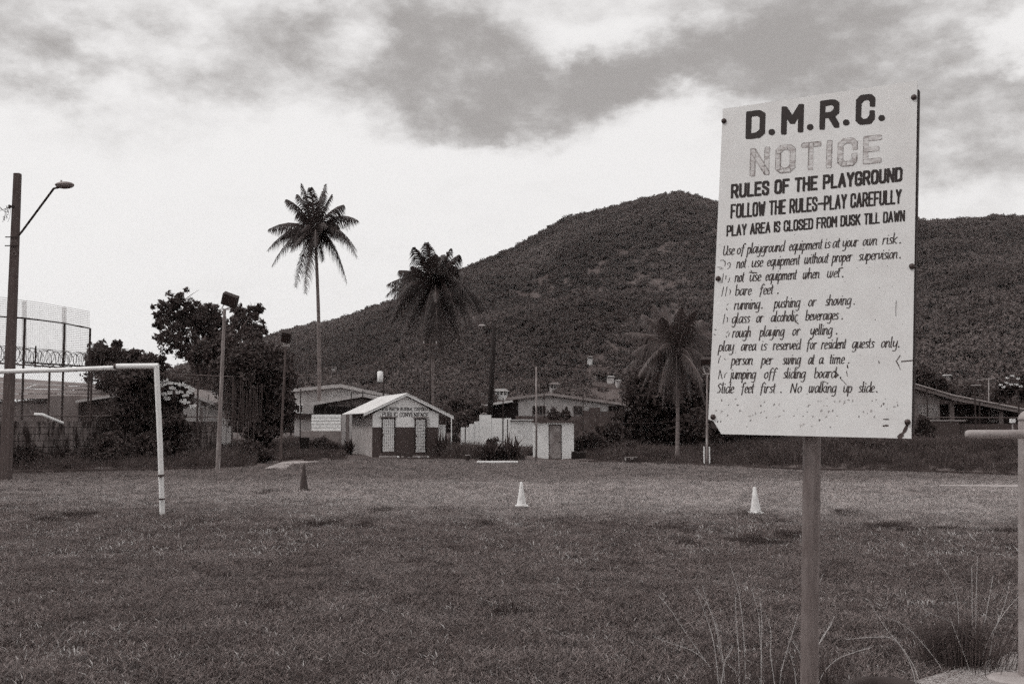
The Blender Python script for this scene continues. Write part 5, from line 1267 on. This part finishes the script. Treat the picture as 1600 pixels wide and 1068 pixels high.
p, q = at(1455, 657.5, yD - .5), at(1497, 657.5, yD - .5)
MB().box(p.x, q.x, yD - .6, yD - .45, 0, p.z).build('parapet', darkwall_m, hD)
MB().box(p.x - .02, q.x + .3, yD - .64, yD - .42, p.z + .003, p.z + .05).build('coping', conc_m, hD)
p, q = at(1498, 662, yD - .3), at(1592, 662, yD - .3)
MB().box(p.x + .02, q.x, yD - .4, yD - .25, 0, p.z).build('parapet', darkwall_m, hD)
o = empty('lamp_post', at(1582, 690, 49), 'short pale post with a white box in front of the dark house', 'post'); o.location.z = .6
b = MB(); g = at(1582, 672, 49); b.tube([Vector((g.x, 49, .5)), at(1582, 657, 49)], .03, 6); b.build('pole', netpale_m, o)
b = MB(); g = at(1582, 658, 49); b.box(g.x - .09, g.x + .09, 48.9, 49.1, g.z - .06, g.z + .12); b.build('box', white_m, o)
# wire fence in front of it
rf = empty('wire_fence', gnd(1523, 45), 'thin dark post-and-wire fence in front of the dark house', 'fence')
for x, y0 in ((1448, 608), (1523, 607), (1591, 612)):
    p = at(x, y0, 45); MB().tube([Vector((p.x, 45, .3)), p], .03, 8).build('post', dark_m, rf)
for y0, r_ in ((651.5, .02), (608.5, .008), (630, .008)):
    MB().tube([at(1427, y0, 44.97), at(1640, y0 + 1, 44.97)], r_, 5).build('rail', fence_m if r_ > .01 else wire_m, rf)

# ------------------------------------------------------------------ the left: old block wall, fences, court netting, buildings
def lineY(px, p0, y0, p1, y1): return y0 + (y1 - y0) * (px - p0) / (p1 - p0)
FY = lambda px: lineY(px, 0, 34, 363, 44)
bwL = block_wall('old dark stained block wall behind the goal, weeds growing at its foot', 'block_wall', -60, 345, 657, 735, FY(-60) + .5, FY(345) + .5, block_m, .42, .21, mort=concd_m, rows_drop=.2, seed=8)
fz = 3.35
fence = empty('chain_link_fence', gnd(141, FY(141)), 'tall chain-link fence on dark posts running behind the goal', 'fence')
posts = [-60, 75, 141, 228, 308, 363]
def fp(px, z): Y = FY(px); p = at(px, 660, Y); return Vector((p.x, Y, z))
for px in posts: MB().tube([fp(px, 0), fp(px, fz)], .035, 8).build('post', rust_m, fence)
rails = MB()
for z in (fz, 1.72):
    for a, b in zip(posts[:-1], posts[1:]): rails = MB(); rails.tube([fp(a, z), fp(b, z)], .022, 6); rails.build('rail', fence_m, fence)
def mesh_wire(a0, a1, z0, z1, step, r_, parent, name='wire_mesh', m=None):
    L = (a1 - a0); L.z = 0; ln = L.length; u = L.normalized(); mb = MB(); H = z1 - z0; n = int((ln + H) / step)
    for i in range(n):
        s = -H + i * step
        for sg in (1, -1):
            t0, t1 = max(0, -s), min(H, ln - s)
            if t1 <= t0: continue
            if sg > 0: p, q = a0 + u * (s + t0), a0 + u * (s + t1); zz = (z0 + t0, z0 + t1)
            else: p, q = a0 + u * (s + t0), a0 + u * (s + t1); zz = (z1 - t0, z1 - t1)
            mb.tube([Vector((p.x, p.y + sg * r_, zz[0])), Vector((q.x, q.y + sg * r_, zz[1]))], r_, 3, False)
    return mb.build(name, m or fence_m, parent, kind='stuff')
for a, b in zip(posts[:-1], posts[1:]): mesh_wire(fp(a, 0), fp(b, 0), .1, fz - .02, .11, .0027, fence)
# end return of the fence with hanging creeper-dark mesh
er = empty('chain_link_fence', fp(378, 0), 'short end panel of the chain-link fence turning away, hung with dead creeper', 'fence')
A_, B_ = fp(345, 0) + Vector((0, .2, 0)), fp(378, 0) + Vector((.1, 3.0, 0))
MB().tube([B_, B_ + Vector((0, 0, 3.2))], .03, 8).build('post', rust_m, er)
mb = MB()
for i in range(60):
    t = rnd.random(); p = A_.lerp(B_, t); z0 = rnd.uniform(1.2, 1.8); mb.tube([Vector((p.x, p.y, z0)), Vector((p.x + rnd.uniform(-.1, .1), p.y, rnd.uniform(2.6, 3.2)))], .012, 4)
for i in range(10): z = 1.4 + i * .18; mb.tube([Vector((A_.x, A_.y, z)), Vector((B_.x, B_.y, z))], .006, 3)
mb.build('dead_creeper', rust_m, er, kind='stuff')
for i in range(7):
    p = A_.lerp(B_, .1 + i * .14); MB().tube([Vector((p.x, p.y, 0)), Vector((p.x, p.y, 1.6))], .014, 6).build('bar', fence_m, er)
# razor wire coil on the fence
rz = empty('razor_wire', fp(60, fz), 'coiled razor wire along the top of the chain-link fence', 'razor wire')
mb = MB(); pts = []
n = 46 * 14
for i in range(n):
    t = i / n; px = -60 + 215 * t; c = fp(px, 3.62); a = i * 2 * math.pi / 14; r_ = .27 + .03 * math.sin(i * .37)
    pts.append(c + Vector((.10 * math.sin(a * .5), r_ * math.cos(a) * .6, r_ * math.sin(a))) + Vector((r_ * .5 * math.cos(a), 0, 0)))
mb.tube(pts, .009, 4, False); mb.build('coil', dark_m, rz)
for z in (3.46, 3.9): mb = MB(); mb.tube([fp(-60, z), fp(155, z)], .007, 4); mb.build('line_wire', dark_m, rz)
for px in (52, 155): mb = MB(); mb.tube([fp(px, 3.3), fp(px, 4.0)], .025, 6); mb.build('bracket', dark_m, rz)
# tall court fence
TY = lambda px: lineY(px, 0, 41, 141, 47)
tf = empty('court_fence', gnd(101, TY(101)), 'tall court fence of thin dark poles with pale netting above, at the far left', 'fence')
def tp(px, y, dy=0): Y = TY(px) + dy; return at(px, y, Y)
for px, yt in ((-70, 492), (39, 497), (101, 505), (141, 513)):
    p = tp(px, yt); MB().tube([Vector((p.x, p.y, 0)), p], .045, 8).build('pole', dark_m, tf)
for (x0, y0), (x1, y1) in (((-70, 490), (39, 497)), ((39, 497), (101, 505)), ((101, 505), (141, 513)), ((39, 566), (141, 573))): MB().tube([tp(x0, y0), tp(x1, y1)], .03, 6).build('rail', dark_m, tf)
net = MB()
for i in range(30):
    f_ = i / 29; net.tube([tp(-70, 455 + 108 * f_, .3), tp(0, 464 + 99 * f_, .3), tp(70, 474 + 89 * f_, .3), tp(140, 486.5 + 77 * f_, .3)], .0085, 3, False)
for i in range(60):
    px = -70 + 210 * i / 59; y0 = np.interp(px, (-70, 0, 140), (455, 464, 486.5)); net.tube([tp(px, y0, .3), tp(px, 563, .3)], .0022, 3, False)
net.build('netting', netpale_m, tf, kind='stuff')
for px in (38, 100): 
    y0 = np.interp(px, (-70, 0, 140), (455, 464, 486.5)); mb = MB()
    for k in range(8): mb.tube([tp(px - 3 + k * .9, y0, .33), tp(px - 3 + k * .9, 560, .33)], .006, 3, False)
    mb.build('netting_seam', netpale_m, tf, kind='stuff')
# roofs behind
hE = empty('house', gnd(90, 58), 'house with a broad weathered grey roof behind the chain-link fence', 'house')
YE = 56.
pts_ = [at(-120, 582, YE + 6), at(186, 603, YE + 6), at(186, 622, YE), at(71, 626, YE), at(-120, 628, YE)]
n_ = 14
def rs(u, v):
    p, q = at(-120 + 306 * u, 582 + 21 * u, YE + 6), at(-120 + 306 * u, 628 - 6 * u, YE); return q.lerp(p, v)
for k in range(n_):       # roofing sheets, lapped side by side in courses
    a0, b0 = k / n_, (k + 1) / n_ - .0004
    for j in range(4):
        P_ = [rs(a0, j / 4), rs(b0, j / 4), rs(b0, (j + 1) / 4 + .01), rs(a0, (j + 1) / 4 + .01)]; lift = [.05, .05, .0, .0]
        k1 = .012 * (k % 2) + rnd.uniform(0, .01)
        MB().prism([v + Vector((0, 0, l_ + k1)) for v, l_ in zip(P_, lift)], [v + Vector((0, 0, l_ + k1 + .02)) for v, l_ in zip(P_, lift)]).build('roof_sheet', roof4_m, hE)
    continue
    tl, tr = at(-120 + 306 * a0, 582 + 21 * a0, YE + 6), at(-120 + 306 * b0, 582 + 21 * b0, YE + 6)
    bl, br = at(-120 + 306 * a0, 628 - 6 * a0, YE), at(-120 + 306 * b0, 628 - 6 * b0, YE)
    up_ = Vector((0, 0, .03 + .012 * (k % 2))); MB().prism([bl, br, tr, tl], [v + up_ for v in (bl, br, tr, tl)]).build('roof_sheet', roof2_m, hE)
p, q = at(-118, 640, YE + .4), at(183, 640, YE + .4); MB().box(p.x, q.x, YE + .4, YE + 6.4, 0, at(60, 628, YE).z - .06).build('wall', grey_wall, hE)
b = MB(); p, q = at(42, 608.5, YE + 3), at(57, 603.5, YE + 3); b.tube([p + Vector((0, 0, .1)), q + Vector((0, 0, .1))], .035, 6); b.build('vent_pipe', white_m, hE)
hG = empty('house', gnd(150, 49), 'low dark building with a pale eave line beside the broad grey roof', 'building')
a, b = at(118, 625, 48.5), at(200, 612, 48.5)
pr = [a, b, b - Vector((0, 0, .12)), a - Vector((0, 0, .12))]; MB().prism(pr, [v + Vector((0, 4, .2)) for v in pr]).build('roof', fascia_m, hG)
MB().box(at(76, 660, 49).x, at(122, 660, 49).x, 49, 52, 0, at(100, 618, 49).z).build('wall', grey_wall, hG)
MB().box(at(122.5, 660, 49).x, at(196, 660, 49).x, 49.3, 52, 0, at(130, 628, 49).z).build('wall', concd_m, hG)
hF, yF = gable('small pale gabled house glimpsed behind the flowering bush', 50, ((262, 606), (275, 604), (334, 628)), (266, 308), 6, cream_m, roof2_m, .06, thick=.08)
p = at(325, 616, 50.2); MB().tube([Vector((p.x, 50.2, 0)), p], .05, 8).build('post', netpale_m, hF)
window(hF, None, at(309, 660, 50.3).x + .05, at(316, 660, 50.3).x, at(300, 662, 50.3).z, at(300, 636, 50.3).z, 50.45, cream_m, 1, grey_wall)
o = empty('loose_tube', at(77, 654, FY(77) - .3), 'loose white tube hanging bent from the fence behind the goal', 'tube')
MB().tube([at(54, 647, FY(60) - .25), at(67, 647.5, FY(60) - .25), at(72, 650, FY(60) - .25), at(98, 660.5, FY(90) - .35)], .05, 10).build('tube', white_pipe, o, smooth=True)

# hillside houses
hh = [(783, 617, 24, 11, 'two-storey pale house on the lowest slope beside the thick dark pole'), (866, 606, 17, 10, 'white-fronted hillside house above the long pale roof'), (934, 583, 9, 5, 'tiny white-roofed hillside house right of the others'), (921, 560, 9, 5, 'tiny pale hillside house among bushes, highest on the slope'), (965, 596, 8, 4, 'tiny pale roof left of the short palm'), (989, 604, 7, 4, 'tiny pale roof beside the short palm crown'), (842, 604, 8, 8, 'narrow pale hillside house by the shed pole'), (895, 611, 10, 4, 'low pale roof just over the long roof ridge'), (1474, 589, 12, 5, 'pale hillside roof right of the notice board, upper one'), (1461, 596, 9, 4, 'pale hillside roof right of the notice board, lower one'), (1520, 619, 9, 4, 'pale roof just above the dark house eave'), (522, 575, 9, 3, 'small pale roof low on the left hill slope'), (476, 583, 6, 4, 'small pale roof behind the second floodlight'), (753, 615, 9, 3, 'small pale roof left of the thick dark pole'), (953, 590, 12, 4, 'low grey hillside house with white posts'), (1006, 616, 8, 5, 'small pale house beside the end of the long roof')]
for i, (px, py, w, h, lab) in enumerate(hh):
    p = HHP[i]; Y = p.y; s = Y / F; W, H = w * s, h * s; z0 = at(px, py + 1.5, Y).z
    o = empty('hillside_house', Vector((p.x, Y, z0)), lab, 'house', 'houses scattered on the hillside'); x = p.x
    MB().box(x - W * .42, x + W * .42, Y - 2, Y + 2, z0 - 3, z0 + H * .68).build('wall', cream_m if i % 3 else white_m, o)
    pr = [Vector((x - W * .55, 0, z0 + H * .62)), Vector((x + W * .55, 0, z0 + H * .62)), Vector((x + W * .3, 0, z0 + H)), Vector((x - W * .3, 0, z0 + H))]
    MB().prism([v + Vector((0, Y - 2.6, 0)) for v in pr], [v + Vector((0, Y + 2.6, 0)) for v in pr]).build('roof', roof2_m if i % 2 else roof_m, o)
    if w > 8:
        for k in range(3):
            xx = x - W * .3 + k * W * .25
            for lv in ((.12, .35), (.42, .6)) if h > 8 else ((.15, .5),):
                MB().box(xx, xx + W * .15, Y - 2.05, Y - 2.01, z0 + H * lv[0], z0 + H * lv[1]).build('window', void_m, o)

# ------------------------------------------------------------------ right foreground: pipe barrier, gravel path, tyre, wild grass
bY = 6.15
bar = empty('pipe_barrier', G(1604, 1066), 'thick grey pipe post with a domed cap and a horizontal rail, at the right edge', 'barrier')
xx = 1608
MB().tube([G(xx, 1066), at(xx, 700, bY), at(xx, 656, bY)], .057, 24).build('post', barrier_m, bar, smooth=True)
c = at(xx, 656.5, bY); MB().ell(c, (.060, .060, .058), 24, 8, 0, .999).build('cap', barrier_m, bar, smooth=True)
pts = []; rad = []
ax, bx_ = at(1508, 678.2, bY - .1), at(1760, 677.5, bY - .1)
for t, r_ in ((0, .002), (.0008, .010), (.004, .017), (.012, .0225), (.03, .0245), (1, .0245)): pts.append(ax.lerp(bx_, t)); rad.append(r_)
MB().tube(pts, rad, 18).build('rail', barrier_m, bar, smooth=True)
gx = G(1572, 1066); MB().tube([Vector((gx.x + .03, gx.y - .05, -.05)), Vector((gx.x + .03, gx.y - .05, .035)), Vector((gx.x + .03, gx.y - .05, .045))], [.15, .15, .13], 22).build('concrete_footing', conc_m, bar, smooth=False)
# path
far_r = PATH_B + (PATH_B - PATH_A) * 3; P4 = [PATH_A - (PATH_B - PATH_A) * 3, far_r, far_r + Vector((pn.x, pn.y, 0)) * 5, PATH_A - (PATH_B - PATH_A) * 3 + Vector((pn.x, pn.y, 0)) * 5]
gravel_m = mat('gravel_bed', .12, .42, 55, .95, .8, 90, contrast=(.4, .62))
tag(MB().prism([Vector((p.x, p.y, .022)) for p in P4], [Vector((p.x, p.y, -.05)) for p in P4]).build('path', gravel_m), kind='structure')
v = []; f = []; r_ = random.Random(2); k = 0
for i in range(9000):
    t = r_.uniform(-.2, 1.5); q = r_.random() ** 1.2 * .9 - .03; p = PATH_A + (PATH_B - PATH_A) * t + Vector((pn.x, pn.y, 0)) * q
    s = r_.uniform(.002, .007); c = Vector((p.x, p.y, .022 + s * .2 if q > 0 else s * .4))
    for d in ((1, 0, 0), (-.4, .9, 0), (-.5, -.8, 0), (.1, .1, .8)): v.append(tuple(c + Vector(d) * s * r_.uniform(.7, 1.3)))
    f += [(k, k + 1, k + 3), (k + 1, k + 2, k + 3), (k + 2, k, k + 3)]; k += 4
mb = MB(); mb.v = v; mb.f = f; tag(mb.build('gravel', stone_m, kind='stuff'), 'loose pale gravel at the bottom right corner', 'gravel')
ty = empty('old_tyre', G(1385, 1075), 'half-buried black tyre at the bottom edge left of the gravel', 'tyre'); g = G(1385, 1088)
ci = [g + Vector((.20 * math.cos(t), .2 * math.sin(t), .015)) for t in np.linspace(0, 2 * math.pi, 40)]
MB().tube(ci, .05, 10, False).build('tread', dark_m, ty, smooth=True)
stalk_m = mat('dry_grass_stalks', .38, .58, 20, .7, trans=.2)
wildg_m = mat('wild_grass_blades', .05, .13, 12, .7, trans=.2)
Cz = lambda x, y: (1000 + x / 2.667, 800 + y / 2.667)
def stalks(label, lst, Y, name='wild_grass', extra=0, ex_c=None):
    base = G(*Cz(*lst[0][0])) if False else None
    c0 = at(Cz(*lst[0][0])[0], 1000, Y); o = empty(name, Vector((c0.x, Y, 0)), label, 'grass clump')
    for st in lst:
        yy = Y + rnd.uniform(-.25, .25); P = [at(*Cz(*p), yy) for p in st]; d = (P[0] - P[1]).normalized(); root = P[0].copy()
        if root.z > 0.03: 
            k = root.z / max(-d.z, .25); root = root + Vector((d.x * k * .35, 0, -root.z))
        Q = [root] + P
        # smooth curve
        C = []
        for i in range(len(Q) - 1):
            a, b = Q[i], Q[i + 1]; pa_ = Q[i - 1] if i else a; pb_ = Q[i + 2] if i + 2 < len(Q) else b
            for j in range(5):
                t = j / 5; C.append(a * (2 * t ** 3 - 3 * t * t + 1) + (b - pa_) * .5 * (t ** 3 - 2 * t * t + t) + b * (-2 * t ** 3 + 3 * t * t) + (pb_ - a) * .5 * (t ** 3 - t * t))
        C.append(Q[-1]); n = len(C); mb = MB(); mb.tube(C, [.0029 * (1 - .6 * i / n) for i in range(n)], 4, False)
        for i in range(int(n * .45), n):       # seed head spikelets
            for sgn in (-1, 1):
                p = C[i]; w = Vector((sgn * .006, 0, .012)); mb.add([p, p + w * .6 + Vector((.002, 0, 0)), p + w * 1.3], [(0, 1, 2)])
        mb.build('stalk', stalk_m, o)
    if extra:
        mb = MB(); cx_ = at(Cz(*ex_c)[0], 1000, Y).x
        for i in range(extra):
            a = rnd.uniform(0, 6.28); r0 = abs(rnd.gauss(0, .06 if extra < 500 else .13)); p = Vector((cx_ + r0 * math.cos(a), Y + r0 * math.sin(a), 0)); L = rnd.uniform(.15, .45); out_ = rnd.uniform(.1, .8) * L
            q1 = p + Vector((math.cos(a) * out_ * .4, math.sin(a) * out_ * .4, L * .6)); q2 = p + Vector((math.cos(a) * out_, math.sin(a) * out_, L * (.9 - out_ / L * .5))); w = Vector((.0022, .0005, 0))
            mb.add([p - w, p + w, q1 + w * .8, q1 - w * .8, q2], [(0, 1, 2, 3), (3, 2, 4)])
        mb.build('blades', wildg_m, o, kind='stuff')
stalks('long dry grass stalks leaning left, at the bottom left of the notice board post', [[(355, 700), (330, 520), (285, 390), (262, 312)], [(330, 705), (210, 530), (130, 410), (80, 350)], [(350, 690), (320, 500), (290, 400), (235, 322)], [(345, 712), (240, 590), (130, 545), (60, 520)], [(310, 560), (270, 420), (235, 330)], [(415, 712), (395, 660), (370, 640)], [(350, 640), (372, 590), (385, 560)]], 5.75, extra=160, ex_c=(340, 700))
stalks('upright dry grass stalks just left of the notice board post', [[(430, 490), (412, 340), (375, 218)], [(410, 570), (400, 440), (398, 350)], [(518, 705), (500, 520), (495, 430), (468, 328)], [(560, 710), (545, 600), (543, 480), (505, 385)], [(585, 690), (600, 620), (655, 435)], [(650, 712), (640, 640), (620, 575)], [(668, 600), (650, 560), (636, 540)], [(505, 600), (508, 460), (500, 360)]], 6.0, extra=120, ex_c=(560, 705))
stalks('arching grass stalks just right of the notice board post', [[(738, 580), (765, 520), (808, 440)], [(755, 685), (810, 620), (870, 590), (965, 562)], [(742, 560), (790, 480), (800, 462)], [(1150, 660), (1090, 560), (1030, 490), (960, 380)], [(1130, 640), (1060, 530), (960, 520), (860, 530)]], 6.1, extra=120, ex_c=(760, 700))
stalks('dark grass tussock with tall thin stalks beside the gravel path', [[(1330, 560), (1322, 370), (1285, 265), (1215, 168)], [(1400, 560), (1400, 390), (1406, 188)], [(1368, 640), (1330, 540), (1295, 450)], [(1385, 500), (1384, 340), (1382, 230)], [(1440, 560), (1510, 430), (1582, 345)], [(1330, 480), (1210, 420), (1110, 360)], [(1430, 500), (1460, 330), (1470, 270)], [(1470, 520), (1520, 380), (1540, 290)], [(1250, 640), (1190, 560), (1100, 470), (1000, 430)]], 6.85, name='grass_tussock', extra=1100, ex_c=(1330, 600))
for i in range(12):    # wisps at the sides
    pass
